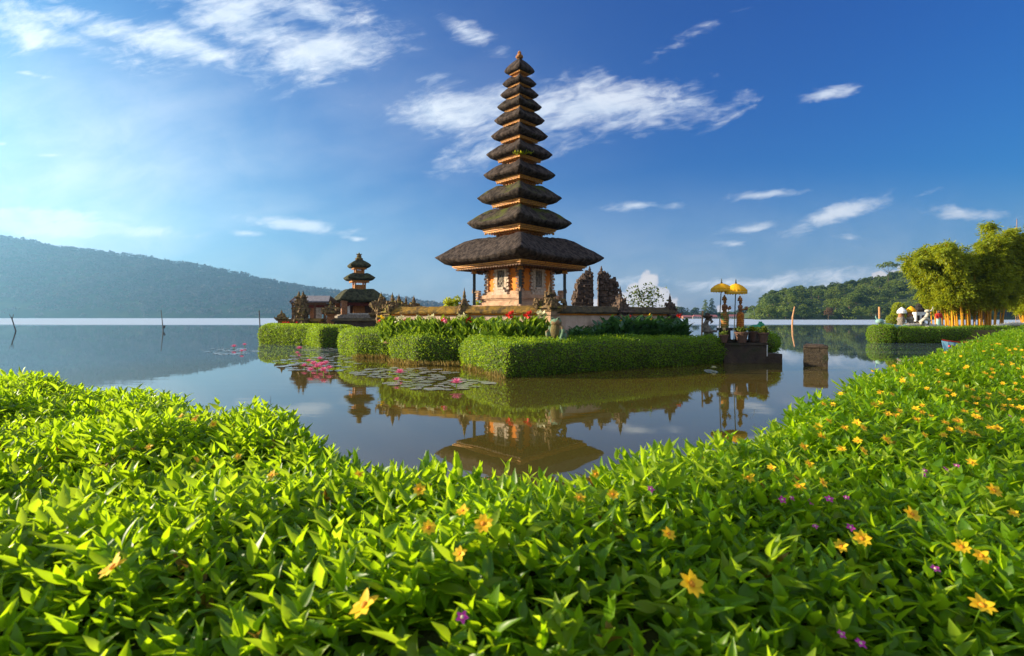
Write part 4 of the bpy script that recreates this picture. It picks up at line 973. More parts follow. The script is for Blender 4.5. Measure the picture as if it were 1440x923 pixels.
# ---- stone landing with statues, umbrellas and pots at the right end
def make_landing():
    Yb = WY(511); x0, x1 = PX(1018, Yb), PX(1078, Yb); zt = PZ(482, Yb)
    t = thing('stone_landing', ((x0+x1)/2, Yb+.9, 0), 'dark wet stone landing at the right end of the island', 'landing'); W = x1-x0
    b = MB(); b.box((0, 0, (zt-.3)/2), (W, 1.8, zt+.3)); b.box((.0, -.02, zt-.05), (W+.06, 1.86, .10)); b.build('block', dark_brick, t)
    b = MB(); b.box((W/2+.2, .05, (.36-.3)/2), (.95, 1.7, .66)); b.build('lower_step', dark_brick, t)
    b = MB(); b.lathe([(.75, -.3), (.75, .28), (.72, .34)], (W/2+.1, .55, 0), 24); b.build('round_step', dark_brick, t)
    h = MB()
    clipped_hedge('clipped_hedge', [(PX(1078, 21.0), 21.2), (PX(1094, 21.0), 21.3), (PX(1097, 22.5), 22.6), (PX(1060, 22.5), 22.9)], .3, 1.02, 'small dark rounded hedge behind the flower pots on the landing', 900, .05)
    b = MB(); b.lathe([(.03, 0), (.03, .4), (.045, .42), (.02, .46)], (PX(1081, 20.2), 20.35, zt-.55), 8); tag(b.build('white_peg', white_m), 'short white peg against the side of the stone landing', 'peg')
    # deity statues on pedestals, each pouring water
    def deity(px, Y, top, mat_s, label, lab2, flip):
        zp = PZ(461, Y); r = thing('deity_statue', (PX(px, Y), Y, zt), label, 'statue', .9 if flip else .5)
        b = MB(); b.box((0, 0, (zp-zt)/2), (.34, .34, zp-zt), 0, .9); b.box((0, 0, zp-zt-.06), (.44, .44, .12)); b.box((0, 0, .05), (.46, .46, .1)); b.build('pedestal', dark_brick, r)
        z = zp-zt; H = PZ(top, Y)-zp; s = H/1.30
        b = MB(); b.lathe([(.16*s, 0), (.17*s, .1*s), (.15*s, .35*s), (.165*s, .5*s), (.13*s, .62*s)], (0, 0, z), 14, 1, .85)
        for k in range(7): b.lathe([(.175*s, 0), (.185*s, .02*s), (.17*s, .045*s)], (0, 0, z+.06*s+k*.075*s), 12, 1, .85)
        b.build('sarong', mat_s, r, False)
        b = MB(); b.lathe([(.10*s, .58*s), (.085*s, .66*s), (.11*s, .78*s), (.13*s, .86*s), (.10*s, .91*s), (.035*s, .94*s), (.035*s, .97*s)], (0, 0, z), 12, 1.1, .75)
        b.ball((0, -.01, z+1.03*s), .068*s, 12, 8, (1, 1, 1.2)); b.ball((0, -.075*s, z+1.02*s), .016*s, 6, 4)
        for q in (-1, 1):
            b.tube([(q*.13*s, 0, z+.85*s), (q*.19*s, -.04*s, z+.72*s), (q*.10*s, -.16*s, z+.74*s), (q*.04*s, -.22*s, z+.76*s)], [.042*s, .035*s, .028*s, .022*s], 8); b.ball((q*.035*s, -.23*s, z+.76*s), .026*s, 6, 5)
            b.ball((q*.07*s, 0, z+1.03*s), .016*s, 6, 4)
        remesh(b.build('figure', skin_stone, r, True), .014*s+.004)
        b = MB(); b.lathe([(.085*s, 1.08*s), (.11*s, 1.12*s), (.08*s, 1.15*s), (.09*s, 1.19*s), (.05*s, 1.23*s), (.02*s, 1.30*s)], (0, .01, z), 10)
        for q in (-1, 1): b.horn((q*.07*s, 0, z+1.1*s), (q, 0, .2), .09*s, .022*s)
        b.build('headdress', gold_carved, r)
        b = MB(); b.lathe([(.03*s, 0), (.06*s, .04*s), (.06*s, .09*s), (.03*s, .12*s), (.045*s, .14*s)], (0, -.24*s, z+.72*s), 10); b.build('water_jug', skin_stone, r)
        b = MB(); b.tube([(.22*s, .04, z+.1*s), (.26*s, .03, z+.35*s), (.2*s, .03, z+.55*s), (.26*s, .02, z+.7*s)], [.03*s, .035*s, .03*s, .01*s], 6); b.build('ribbon', teal, r)
        w = MB(); w.tube([(0, -.27*s, z+.84*s), (.0, -.40*s, z+.88*s), (.0, -.50*s, z+.76*s), (0, -.55*s, z+.5*s)], .006, 5); w.build('water_jet', white_m, r)
    deity(1019, 20.9, 415, green_cloth, 'painted stone goddess statue in patterned green sarong pouring water', '', False)
    deity(1041, 21.0, 416, orange_cloth, 'painted stone goddess statue in orange sarong pouring water', '', True)
    def umbrella(px, Y, ptop, pc0, pc1, half, pbot, lean, label, pole_m):
        zb = PZ(pbot, Y); r = thing('ceremonial_umbrella', (PX(px, Y), Y, zb), label, 'umbrella'); k = Y/F; R = half*k
        c0, c1 = PZ(pc0, Y)-zb, PZ(pc1, Y)-zb; lx = lean
        b = MB(); b.tube([(0, 0, 0), (lx, 0, c0+.02)], .019, 8); b.build('pole', pole_m, r)
        b = MB(); hh = (c0-c1)*.55; n = 20
        b.lathe([(.02, c0), (R*.3, c0-hh*.12), (R*.62, c0-hh*.42), (R*.86, c0-hh*.8), (R, c0-hh*1.1), (R*.985, c0-hh*1.14), (R*.6, c0-hh*.6), (R*.28, c0-hh*.3), (.015, c0-hh*.2)], (lx, 0, 0), n); b.build('canopy', yellow_cloth, r)
        b = MB(); vs = []; n = 44; z_ = c0-hh*1.08
        for kx in range(n):
            a = 2*PI*kx/n; rr = R*(1.0+(.025 if kx % 2 else -.01))
            vs += [(lx+rr*math.cos(a), rr*math.sin(a), z_), (lx+rr*1.0*math.cos(a), rr*math.sin(a), c1+(.03 if kx % 2 else -.01))]
        b.add(vs, [(2*i, 2*i+1, (2*i+3) % (2*n), (2*i+2) % (2*n)) for i in range(n)]); b.build('valance', yellow_cloth, r)
        b = MB(); b.lathe([(R*1.03, 0), (R*1.045, -.015), (R*1.03, -.035)], (lx, 0, z_-(z_-c1)*.45), 40); b.build('fringe', fringe_m, r)
        b = MB(); b.lathe([(.03, 0), (.045, .03), (.02, .07), (.03, .10), (.008, .2)], (lx, 0, c0-.01), 8); b.build('finial', pole_m if pole_m is post_wood else gold, r)
    umbrella(1010.5, 20.6, 394, 398.5, 411, 14, 480, .12, 'yellow fringed ceremonial umbrella on a dark leaning pole, left one of the pair', post_wood)
    umbrella(1032, 20.4, 396, 399, 414, 14.5, 481, .08, 'brighter yellow fringed ceremonial umbrella behind the orange robed statue', post_wood)
    # pots
    def pot(px, Y, top, bot, half, label, plant=None):
        zb = PZ(bot, Y); k = Y/F; R = half*k; H = PZ(top, Y)-zb; r = thing('plant_pot', (PX(px, Y), Y, zb), label, 'pot')
        b = MB(); b.lathe([(R*.62, 0), (R*.8, H*.5), (R*.93, H*.84), (R*1.08, H*.86), (R*1.08, H), (R*.92, H), (R*.85, H*.9)], (0, 0, 0), 18); b.build('pot_body', terracotta, r)
        if plant:
            n, hh, lm = plant; p = np.stack([RG.normal(0, R*.35, n), RG.normal(0, R*.35, n), H+RG.uniform(0, hh*.5, n)], -1); d = rdir(n); d[:, 2] = np.abs(d[:, 2])+.1; L = RG.uniform(.07, .16, n); v, f = leaves(p, d, rdir(n), L, L*.5, QUAD); np_mesh('foliage', [(v, f, 0)], [lm], r)
    zpot = 482
    pot(1043, 20.3, 467, 482, 9, 'brown clay pot with low plant below the orange robed statue', (160, .22, TREE))
    pot(1073, 20.3, 468, 482, 7.5, 'dark clay pot with white flowering plant nearest the landing corner', (170, .35, TREE))
    pot(1058.5, 20.9, 466, 481, 5, 'narrow clay pot below the green beast statue', (150, .25, BAMB))
    pot(1018, 20.15, 471, 482, 6, 'small clay pot in front of the green robed statue pedestal', (90, .15, TREE))
    # green beast statue (a squat leaping frog)
    Y = 21.4; z0 = PZ(466, Y); r = thing('green_beast_statue', (PX(1062, Y), Y, z0), 'glossy green crouching frog statue spouting water on the landing', 'statue', .1); s = .55
    b = MB(); b.ball((0, 0, .28*s), .30*s, 14, 9, (1.7, .8, .75)); b.ball((.45*s, 0, .48*s), .21*s, 14, 9, (1.35, 1, .85)); b.ball((.42*s, -.12*s, .68*s), .08*s); b.ball((.42*s, .12*s, .68*s), .08*s); b.ball((-.35*s, 0, .18*s), .26*s, 12, 8, (1.2, 1.2, .8))
    for q in (-1, 1): b.tube([(.2*s, q*.2*s, .3*s), (.36*s, q*.28*s, .15*s), (.32*s, q*.28*s, -.1*s)], [.1*s, .07*s, .05*s]); b.tube([(-.3*s, q*.25*s, .2*s), (-.1*s, q*.36*s, .1*s), (-.35*s, q*.36*s, -.1*s)], [.13*s, .09*s, .06*s])
    remesh(b.build('body', green_paint, r, True), .02)
    b = MB(); b.box((0, 0, -.05-(z0-zt)/2), (.5, .3, z0-zt+.08), 0, .9); b.build('plinth', dark_brick, r)
    # serpent-like stone lamp pillar left of the umbrellas
    Y = 22.5; z0 = .72; k = Y/F; r = thing('stone_lamp', (PX(995, Y), Y, z0), 'curled grey stone lamp with dark bowl top by the water behind the hedge', 'stone lamp')
    zz = lambda py: PZ(py, Y)-z0
    b = MB(); b.tube([(.12, 0, 0), (.0, 0, zz(464)), (-.10, 0, zz(457)), (-.02, 0, zz(451)), (.12, 0, zz(449)), (.2, 0, zz(453)), (.12, 0, zz(455))], [.2, .17, .14, .10, .08, .06, .03], 10); b.box((.1, 0, zz(466)), (.5, .4, .1)); b.build('curled_body', grey_carved, r, True)
    b = MB(); b.lathe([(.05, 0), (.12, .03), (.07, .08), (.2, .16), (.23, .22), (.1, .24), (.1, .3), (.04, .34)], (.0, 0, zz(451)), 12); b.build('bowl_top', gate_stone, r, True)
    b = MB(); b.tube([(PX(986.5, 22.6), 22.6, .6), (PX(988, 22.6), 22.6, PZ(437, 22.6))], .035, 7); tag(b.build('bamboo_stake', bam_pole), 'thin bamboo stake beside the curled stone lamp', 'stake')
make_landing()

def make_stump_block():
    Y = WY(516); w = 30*Y/F; h = PZ(489, Y); t = thing('stone_block', (PX(1147, Y+.4), Y+.4, 0), 'dark square stone block standing alone in the water', 'stone block', -.54)
    b = MB(); bm = bmesh.new(); bmesh.ops.create_cube(bm, size=1); bmesh.ops.subdivide_edges(bm, edges=bm.edges, cuts=7, use_grid_fill=True)
    for v in bm.verts:
        c = v.co; c.x *= w; c.y *= .75; c.z = (c.z+.5)*(h+.4)-.4
        n = Vector((math.sin(c.x*9+c.z*14), math.sin(c.y*11+c.z*9), math.sin(c.x*13+c.y*7)))*.012; v.co = c+n+Vector((rnd.uniform(-.008, .008),)*3)
    me = bpy.data.meshes.new('block'); bm.to_mesh(me); bm.free(); link_mesh('block', me, t, [mat('block_stone', (.032, .024, .017), (.07, .052, .032), .9, 9, 1.0, 22, c3=(.025, .03, .012), c3thr=(.55, .7))])
    b.box((0, 0, h+.03), (w*1.03, .80, .07), 0, .97, .01); b.box((-.03, .02, h+.08), (w*.8, .6, .05), 0, .9, .012); b.build('top_slab', dark_brick, t)
make_stump_block()

# ================================================================== LILIES
def make_lilies():
    n = 16; vs = [(0, 0, 0)]; 
    for k in range(n+1): a = .18+(2*PI-.36)*k/n; vs.append((math.cos(a), math.sin(a), .02*math.sin(a*5)))
    top = MB(); top.add(vs, [(0, i, i+1) for i in range(1, n+1)])
    g = 'lily pads floating before the island'
    proto = top.build('lily_pad', pad_m, None, True); tag(proto, 'flat round lily pad floating on the still water before the island', 'lily pad', g)
    zones = [((283, 366), (489, 499), 34), ((376, 520), (498, 522), 56), ((492, 640), (517, 532), 46), ((540, 690), (530, 549), 40), ((420, 480), (489, 496), 22)]
    first = True; placed = []
    for (xa, xb), (ya, yb), cnt in zones:
        tries = 0; c = 0
        while c < cnt and tries < 4000:
            tries += 1; u = rnd.random(); v = rnd.random(); px = xa+(xb-xa)*u; py = ya+(yb-ya)*v
            if abs(u-.5)*2 > 1-.55*abs(v-.5)*2: continue
            X_, Y_ = wat(px, py); r = rnd.uniform(.11, .27)*(1.12 if Y_ > 22 else 1)
            if any((X_-a)**2+(Y_-b)**2 < (.86*(r+s))**2 for a, b, s in placed): continue
            placed.append((X_, Y_, r)); c += 1
            if first: o = proto; first = False
            else: o = proto.copy(); col.objects.link(o)
            o.location = (X_, Y_, .008+.004*(c % 3)); o.scale = (r, r*rnd.uniform(.85, 1), r); o.rotation_euler = (rnd.uniform(-.02, .02), rnd.uniform(-.02, .02), rnd.uniform(0, 6))
    g = 'pink lotus flowers between the lily pads'; lt = None
    def lotus(mt, lab, grp, nm='lotus_flower'):
        t = thing(nm, (0, 0, 0), lab, 'lotus flower', group=grp); pp = []
        for ring, (cnt, el, L) in enumerate(((9, .35, .15), (8, .8, .14), (6, 1.2, .12))):
            a = np.arange(cnt)*2*PI/cnt+ring*.3; d = np.stack([np.cos(a)*math.cos(el), np.sin(a)*math.cos(el), np.full(cnt, math.sin(el))], -1); pp.append((*leaves(np.tile((0, 0, .05), (cnt, 1)), d, np.tile((0, 0, 1.), (cnt, 1)), L, .055, LP4), 0))
        np_mesh('petals', pp, [mt], t); b = MB(); b.tube([(0, 0, -.15), (0, 0, .06)], .012, 5); b.build('stem', CLIP, t); b = MB(); b.ball((0, 0, .09), .025, 7, 5); b.build('flower_centre', petal_y, t)
        return t
    base = lotus(petal_p, 'pink lotus flower rising between the crowded lily pads', g); f = True
    for px, py, s in [(441, 517, 1.3), (452, 519, 1.4), (458, 516, 1.2), (446, 522, 1.4), (463, 523, 1.1), (437, 526, 1.1), (455, 527, 1.3), (428, 519, 1), (421, 494, 1.5), (418, 500, 1), (562, 530, 1.3), (558, 539, .8), (329, 491, 1.4), (344, 488, 1.2), (340, 497, 1), (450, 509, 1.1), (434, 512, 1)]:
        x, y = wat(px, py)
        if f: base.location = (x, y, .04); base.scale = (s,)*3; f = False
        else: dup(base, (x, y, .04), rnd.uniform(0, 6), s)
    x, y = wat(642, 546); o = dup(base, (x, y, .05), 0, 1.35, 'largest pink lotus flower, alone nearest the camera off the hedge corner'); o.pop('group', None)
    wl = lotus(petal_w, 'white water lily floating alone off the right end of the long hedge', None); wl.location = (*wat(1004, 521), .03); wl.scale = (.8,)*3
    o = proto.copy(); col.objects.link(o); o.location = (*wat(1000, 523), .014); o.scale = (.55, .2, .2); o['label'] = 'narrow lily pad under the lone white water lily'; o.pop('group', None)
    # thin twigs poking out of the near water
    tw = None
    for px, py, hp in [(870, 640, 16), (1012, 574, 12), (888, 650, 10), (905, 650, 12), (380, 560, 8), (1060, 600, 8)]:
        x, y = wat(px, py+hp/2); b = MB(); b.tube([(0, 0, -.1), (.01, 0, hp*y/F*.6), (0, 0, hp*y/F)], [.004, .003, .002], 5)
        o = b.build('water_twig', stake_m); o.location = (x, y, 0); tag(o, 'thin dry twig poking out of the near water', 'twig', 'twigs in the near water')
make_lilies()

# ================================================================== STAKES IN THE LAKE
def stake(pts, r, m, lab, name='lake_stake'):
    b = MB(); b.tube(pts, r, 7); tag(b.build(name, m), lab, 'stake')
def make_stakes():
    x, y = wat(24, 466); b = MB(); k = y/F
    b.tube([(x, y, -.5), (x-8*k, y, 20*k)], .07, 6); b.tube([(x-6*k, y, 14*k), (x-11*k, y, 24*k)], .03, 5); b.tube([(x-7*k, y, 15*k), (x-5*k, y, 24*k)], .03, 5); tag(b.build('forked_stake', stake_m), 'leaning forked stake in the lake farthest to the left', 'stake')
    x, y = wat(230, 465); k = y/F; b = MB(); b.tube([(x, y, -.5), (x-3.5*k, y, 29*k)], [.08, .04], 6); b.tube([(x, y, 3*k), (x+1*k, y+.1, 7*k)], .12, 5); tag(b.build('lake_stake', stake_m), 'thin upright stake in open water before the misty hill', 'stake')
    x, y = wat(366, 465); k = y/F; stake([(x, y, -.5), (x-1.5*k, y, 28*k)], .08, stake_m, 'thin stake just left of the far clipped hedge')
    x, y = wat(1114, 459.5); k = y/F; stake([(x, y, -.5), (x+.6*k, y, 14*k), (x+3.5*k, y, 28*k)], [.17, .16, .12], bam_pole, 'curved orange bamboo pole in the lake right of the landing', 'bamboo_pole')
    x, y = wat(1237, 466); k = y/F; stake([(x, y, -.5), (x-.5*k, y, 38*k*.9)], .12, bam_pole, 'bamboo pole behind the round hedge ball on the right', 'bamboo_pole')
make_stakes()

# ================================================================== RIGHT SHORE: dragon balustrade, bamboo, boat
def make_right_shore():
    poly = [(26.9, 37.8), (28.5, 37.0), (36, 36.9), (46, 39.5), (62, 50), (62, 66), (46, 60), (35.5, 48), (29, 40.5)]
    mb = MB(); bot = offset_poly(poly, -.3); n = len(poly)
    mb.add([(x, y, .9) for x, y in poly]+[(p.x, p.y, -.5) for p in bot], [tuple(range(n))]+[(i, n+i, n+(i+1) % n, (i+1) % n) for i in range(n)]); tag(mb.build('promontory_ground', bank_m), kind='structure')
    Y = 36.3; a = []
    cx, cy = PX(1243, 37), 37.2; R = .85
    clipped_hedge('hedge_ball', [(cx+R*math.cos(q), cy+R*math.sin(q)) for q in np.linspace(0, 2*PI, 13)[:-1]], -.02, 1.2, 'round clipped bush at the tip of the right shore', 700, .07)
    clipped_hedge('clipped_hedge', [(PX(1262, Y), Y), (PX(1330, Y), Y+.1), (PX(1400, 37.5), 37.5), (PX(1470, 40), 40), (PX(1470, 41.2), 41.2), (PX(1400, 38.8), 38.8), (PX(1330, 37.7), 37.8), (PX(1264, 37.7), 37.8)], -.02, 1.06, 'clipped hedge below the white dragon balustrade on the right shore', 600, .07)
    Yd = 38.6; k = Yd/F
    t = thing('dragon_balustrade', (PX(1330, Yd), Yd, .9), 'long white and pale green stone dragon winding above the right shore hedge', 'dragon sculpture'); X0 = PX(1330, Yd); pts = []; rad = []
    for i, px in enumerate(np.linspace(1238, 1470, 60)):
        py = 460-3.5*math.sin((px-1238)/26)*min(1, (px-1238)/70); 
        if px < 1270: py = 455+ (px-1238)*.2
        pts.append((PX(px, Yd)-X0, max(0, (px-1400)/60), PZ(py, Yd)-.9)); rad.append(.16 if px > 1265 else .09+.07*(px-1238)/27)
    b = MB(); b.tube(pts, rad, 8)
    for p in pts[8::2]: b.box((p[0], p[1], p[2]+.17), (.12, .05, .14), 0, .2)
    b.build('body', white_stone, t, True)
    b = MB(); b.tube(pts[:10], [r*1.08 for r in rad[:10]], 8); b.ball((pts[0][0]-.05, 0, pts[0][2]+.15), .26, 10, 7, (1.2, .8, .8)); b.horn((pts[0][0]-.1, 0, pts[0][2]+.25), (-.6, 0, .3), .4, .08); b.build('painted_tail', teal, t, True)
    b = MB(); hx, hz = PX(1297, Yd)-X0, PZ(448, Yd)-.9
    b.tube([(hx-.2, -.1, hz-.6), (hx+.3, -.15, hz-.6), (hx+.42, -.15, hz-.15), (hx+.1, -.15, hz+.05), (hx-.25, -.15, hz-.25), (hx-.1, -.15, hz-.55)], .13, 8); b.tube([(hx+.1, -.15, hz), (hx+.3, -.2, hz+.35), (hx+.15, -.3, hz+.55)], [.12, .13, .08], 8); b.ball((hx+.1, -.35, hz+.55), .15, 9, 6, (1.3, 1.2, .8)); b.horn((hx+.35, -.2, hz+.5), (.7, 0, .4), .45, .06); b.build('coiled_head', white_stone, t, True)
    # little offering shrines with parasols
    def mini(px, topc, cm, lab):
        Y = 38.9; r = thing('offering_shrine', (PX(px, Y), Y, .9), lab, 'shrine'); Z = lambda py: PZ(py, Y)-.9; kk = Y/F
        b = MB(); b.lathe([(.22, 0), (.3, .3), (.2, .6), (.28, .8), (.2, Z(446)), (.12, Z(443))], (0, 0, 0), 10); b.build('pedestal', grey_carved, r, True)
        b = MB(); b.ball((0, 0, Z(445)), .22, 9, 7, (1, .8, 1.2), .12); b.ball((0, 0, Z(440)), .13, 8, 6); b.build('seated_statue', skin_stone, r, True)
        b = MB(); b.tube([(.16, .1, 0), (.16, .1, Z(topc))], .025, 6); b.build('pole', post_wood, r)
        R = 11.5*kk/2; z = Z(topc); b = MB(); b.lathe([(.02, z+.05), (R*.6, z-.08), (R, z-.26), (R, z-.42), (R*.95, z-.42), (R*.93, z-.26), (.02, z-.02)], (.1, .05, 0), 16); b.build('parasol', cm, r)
    mini(1267, 433, white_m, 'little offering shrine under a white parasol'); mini(1280, 431.5, yellow_cloth, 'little offering shrine under a yellow parasol')
    Y = 39.5; r = thing('cloth_wrapped_shrine', (PX(1292, Y), Y, .9), 'tall shrine wrapped in white cloth with black fibre roof', 'shrine'); Z = lambda py: PZ(py, Y)-.9
    b = MB(); b.box((0, 0, Z(452)/2), (.5, .5, Z(452))); b.box((0, 0, Z(438)), (.62, .5, .12)); b.build('stone_body', dark_brick, r)
    b = MB(); b.box((0, 0, (Z(452)+Z(439))/2), (.85, .55, Z(439)-Z(452)), 0, .95); b.build('wrapped_cloth', white_m, r)
    for q in (-.25, .12): b = MB(); b.box((q, -.29, (Z(452)+Z(439))/2-.1), (.17, .04, .4)); b.build('black_cloth_patch', black_m, r)
    b = MB(); b.lathe([(.34, 0), (.38, .1), (.2, .28), (.24, .34), (.1, .5), (.03, .55)], (0, 0, Z(437)), 8); b.build('fibre_roof', black_m, r)
    for px, Y, pb, pt, lab in ((1263, 41, 455, 427, 'tall rounded yellow green topiary behind the offering shrines'), (1256, 40, 456, 443, 'low yellow green shrub left of the offering shrines')):
        z0, z1 = .88, PZ(pt, Y); R = 9*Y/F
        clipped_hedge('topiary', [(PX(px, Y)+R*.8*math.cos(q), Y+R*.8*math.sin(q)) for q in np.linspace(0, 2*PI, 9)[:-1]], z0, z1, lab, 550, .09, leaf=BAMB)['category'] = 'topiary'
    # a guardian figure wrapped in red and teal cloth
    Y = 42; r = thing('guardian_statue', (PX(1320, Y), Y, .9), 'standing guardian statue wrapped in red and teal cloth before the bamboo', 'statue'); H = PZ(437, Y)-.9
    b = MB(); b.lathe([(.17, .25), (.2, .4), (.17, H*.6)], (0, 0, 0), 10, 1, .8); b.build('teal_wrap', teal, r)
    b = MB(); b.lathe([(.18, H*.58), (.2, H*.7), (.22, H*.82), (.08, H*.86)], (0, 0, 0), 10, 1.1, .7); 
    for q in (-1, 1): b.tube([(q*.22, 0, H*.8), (q*.27, -.05, H*.62), (q*.15, -.15, H*.55)], [.07, .055, .04], 6)
    b.build('red_tunic', red_m, r); b = MB(); b.ball((0, 0, H*.92), H*.075, 9, 7, (1, 1, 1.2)); b.box((0, 0, .12), (.5, .5, .26)); b.build('stone_head_and_base', gate_stone, r)
    # boat
    Yb = 29.5; r = thing('rowing_boat', (PX(1358, Yb), Yb, 0), 'small pale blue and red boat moored behind the near hedge', 'boat', .12); L = 1.55
    def hull(z0, z1, w, sheer, l):
        vs = []; n = 13
        for i in range(n):
            u = -1+2*i/(n-1); ww = w*(1-abs(u)**2.4)+.01; s = sheer*u*u
            vs += [(u*l, -ww, z1+s), (u*l*.93, -ww*.55, z0+s*.8), (u*l*.93, ww*.55, z0+s*.8), (u*l, ww, z1+s)]
        return vs, [(i*4+j, i*4+j+1, (i+1)*4+j+1, (i+1)*4+j) for i in range(n-1) for j in range(3)]
    for z0, z1, w, m, nm in ((-.12, .30, .38, blue_m, 'hull'), (.302, .36, .395, red_m, 'gunwale')):
        b = MB(); vs, fs = hull(z0, z1, w, .18, L); b.add(vs, fs); o = b.build(nm, m, r); sm = o.modifiers.new('skin', 'SOLIDIFY'); sm.thickness = .03
    b = MB(); b.tube([(-1.9, -.75, .22), (-.6, -.75, .12), (.8, -.75, .12), (1.3, -.75, .2)], .05, 7); b.tube([(-.5, -.75, .15), (-.5, 0, .34)], .025, 6); b.tube([(.6, -.75, .15), (.6, 0, .34)], .025, 6); b.build('outrigger', red_m, r)
    b = MB(); b.box((0, 0, .27), (.28, .62, .04)); b.build('seat', white_m, r)
make_right_shore()

def make_bamboo(cx, cy, z0, nc, Hm, spread, label, nl, seed, skew=0.0):
    t = thing('bamboo_clump', (cx, cy, z0), label, 'bamboo'); P_, D_ = [], []
    for i in range(nc):
        a = rnd.uniform(0, 2*PI); r = math.sqrt(rnd.random()); bx, by = math.cos(a)*r*spread*.31, math.sin(a)*r*1.5
        H = Hm*rnd.uniform(.6, 1.0)*(.80+.2*max(-1, min(1, bx/spread*3))); ln = Vector((bx/spread*2.1+rnd.gauss(skew, .22), by*.12+rnd.gauss(0, .16)))
        if i % 7 == 0 and skew < -.1: bx = -spread*rnd.uniform(.2, .34); H = Hm*rnd.uniform(.58, .78); ln = Vector((rnd.uniform(-.66, -.36), rnd.uniform(-.3, .2)))   # canes arching out over the shrines
        pts = []; n = 9
        for k in range(n):
            u = k/(n-1); pts.append(Vector((bx+ln.x*H*.52*u**1.9, by+ln.y*H*.5*u**1.9, H*(u-.20*max(0, u-.55)**1.5*(1+abs(ln.x)*2)))))
        b = MB(); b.tube(pts, [.052*(1-.7*k/(n-1)) for k in range(n)], 6)
        for k in range(1, 16):
            u = k/16*.6; j = u*(n-1); q = pts[int(j)].lerp(pts[int(j)+1], j-int(j)); b.tube([q-Vector((0, 0, .012)), q+Vector((0, 0, .012))], .058*(1-.7*u), 6)
        b.build('culm', CULM, t)
        ns = int(nl/nc/58)
        for s in range(ns):
            u = rnd.uniform(.30, 1.0); j = min(n-1.01, u*(n-1)); q = pts[int(j)].lerp(pts[int(j)+1], j-int(j)); m = 58
            out = Vector((rnd.gauss(0, 1), rnd.gauss(0, 1), rnd.gauss(.1, .5))).normalized(); Lb = rnd.uniform(.3, 1.15)*(1.15-.5*u); tt = RG.random(m)**.7
            pp = np.array(q)+np.array(out)*(tt*Lb)[:, None]+RG.normal(0, .13, (m, 3)); pp[:, 2] -= tt**2*.15
            P_.append(pp); D_.append(np.array(out)*.7+rdir(m)*.55+np.array((0, 0, -.35)))
    p = np.concatenate(P_); d = np.concatenate(D_); L = RG.uniform(.18, .36, len(p)); v, f = leaves(p, d, rdir(len(p))+np.array((0, 0, .6)), L, L*.26, QUAD)
    np_mesh('foliage', [(v, f, 0)], [BAMB], t)
make_bamboo(PX(1366, 46), 46, .9, 80, 11.2, 8.5, 'large golden stemmed bamboo clump arching over the right shore', 260000, 3, -.12)
make_bamboo(PX(1462, 50), 50, .9, 34, 11.0, 6.5, 'bamboo clump cut by the right border of the photo', 80000, 4, -.05)
b = MB(); x, y = PX(1430, 120), 120
for q in (-.3, .3): b.tube([(x+q, y, 0), (x+q*.1, y, PZ(308, y))], .035, 5)
for i in range(16): b.tube([(x-.3*(1-i/18), y, 1+i*1.45), (x+.3*(1-i/18), y, 2.2+i*1.45)], .02, 4)
tag(b.build('radio_mast', bam_pole), 'thin radio mast rising above the bamboo at the right border', 'mast')

# ================================================================== FAR SHORES
def ridge_mesh(name, pts, Y0, Y1, mat_, amp, zbase=-.4, back=1.5, nrow=16, seed=1):
    """hill from the shoreline Y0 up to the ridge Y1; pts = [(px, py)] of the silhouette"""
    px = np.linspace(pts[0][0], pts[-1][0], 160); py = np.interp(px, [p[0] for p in pts], [p[1] for p in pts]); vs = []
    rows = list(np.linspace(0, 1, nrow))+[1.25, back]
    def hz(i, t):
        yr = Y1[0]+(Y1[1]-Y1[0])*i/159; y0 = Y0[0]+(Y0[1]-Y0[0])*i/159; zr = PZ(py[i], yr)-amp*.5; Y = y0+(yr-y0)*t
        X_ = (px[i]-720)/F*(y0+(yr-y0)*min(t, 1.0)); s = t if t <= 1 else max(0, 1-(t-1)/(back-1))
        sm = (s**.8)*(.9+.1*s); z = zbase+(zr-zbase)*sm; n = (vnoise(X_, Y, .012, seed)-.5)*amp*3*min(1, s*2)*(1-s*.6)
        return X_, Y, z+n
    for i in range(160):
        for t in rows: vs.append(hz(i, t))
    m = len(rows); fs = [(i*m+j, (i+1)*m+j, (i+1)*m+j+1, i*m+j+1) for i in range(159) for j in range(m-1)]
    mb = MB(); mb.add(vs, fs); tag(mb.build(name, mat_, smooth=True), kind='structure')
    return hz, rows
def crown_cloud(C, R, nl, leaf):
    """leaf quads around many crown centres"""
    P_, D_, Ls = [], [], []
    for c, r in zip(C, R):
        u = rdir(nl); u[:, 2] = np.where(u[:, 2] < -.3, -u[:, 2], u[:, 2]); lump = .82+.3*vnoise(u[:, 0]*2.3+c[0], u[:, 1]*2.3+u[:, 2]*2+c[1], 1.3)
        P_.append(np.array(c)+u*(r*lump*RG.uniform(.8, 1.03, nl))[:, None]*np.array((1, 1, .8))); D_.append(u*.3+rdir(nl)); Ls.append(np.full(nl, leaf*r))
    p, d, L = np.concatenate(P_), np.concatenate(D_), np.concatenate(Ls)*RG.uniform(.7, 1.4, nl*len(C))
    return leaves(p, d, rdir(len(p)), L, L*.8, QUAD)
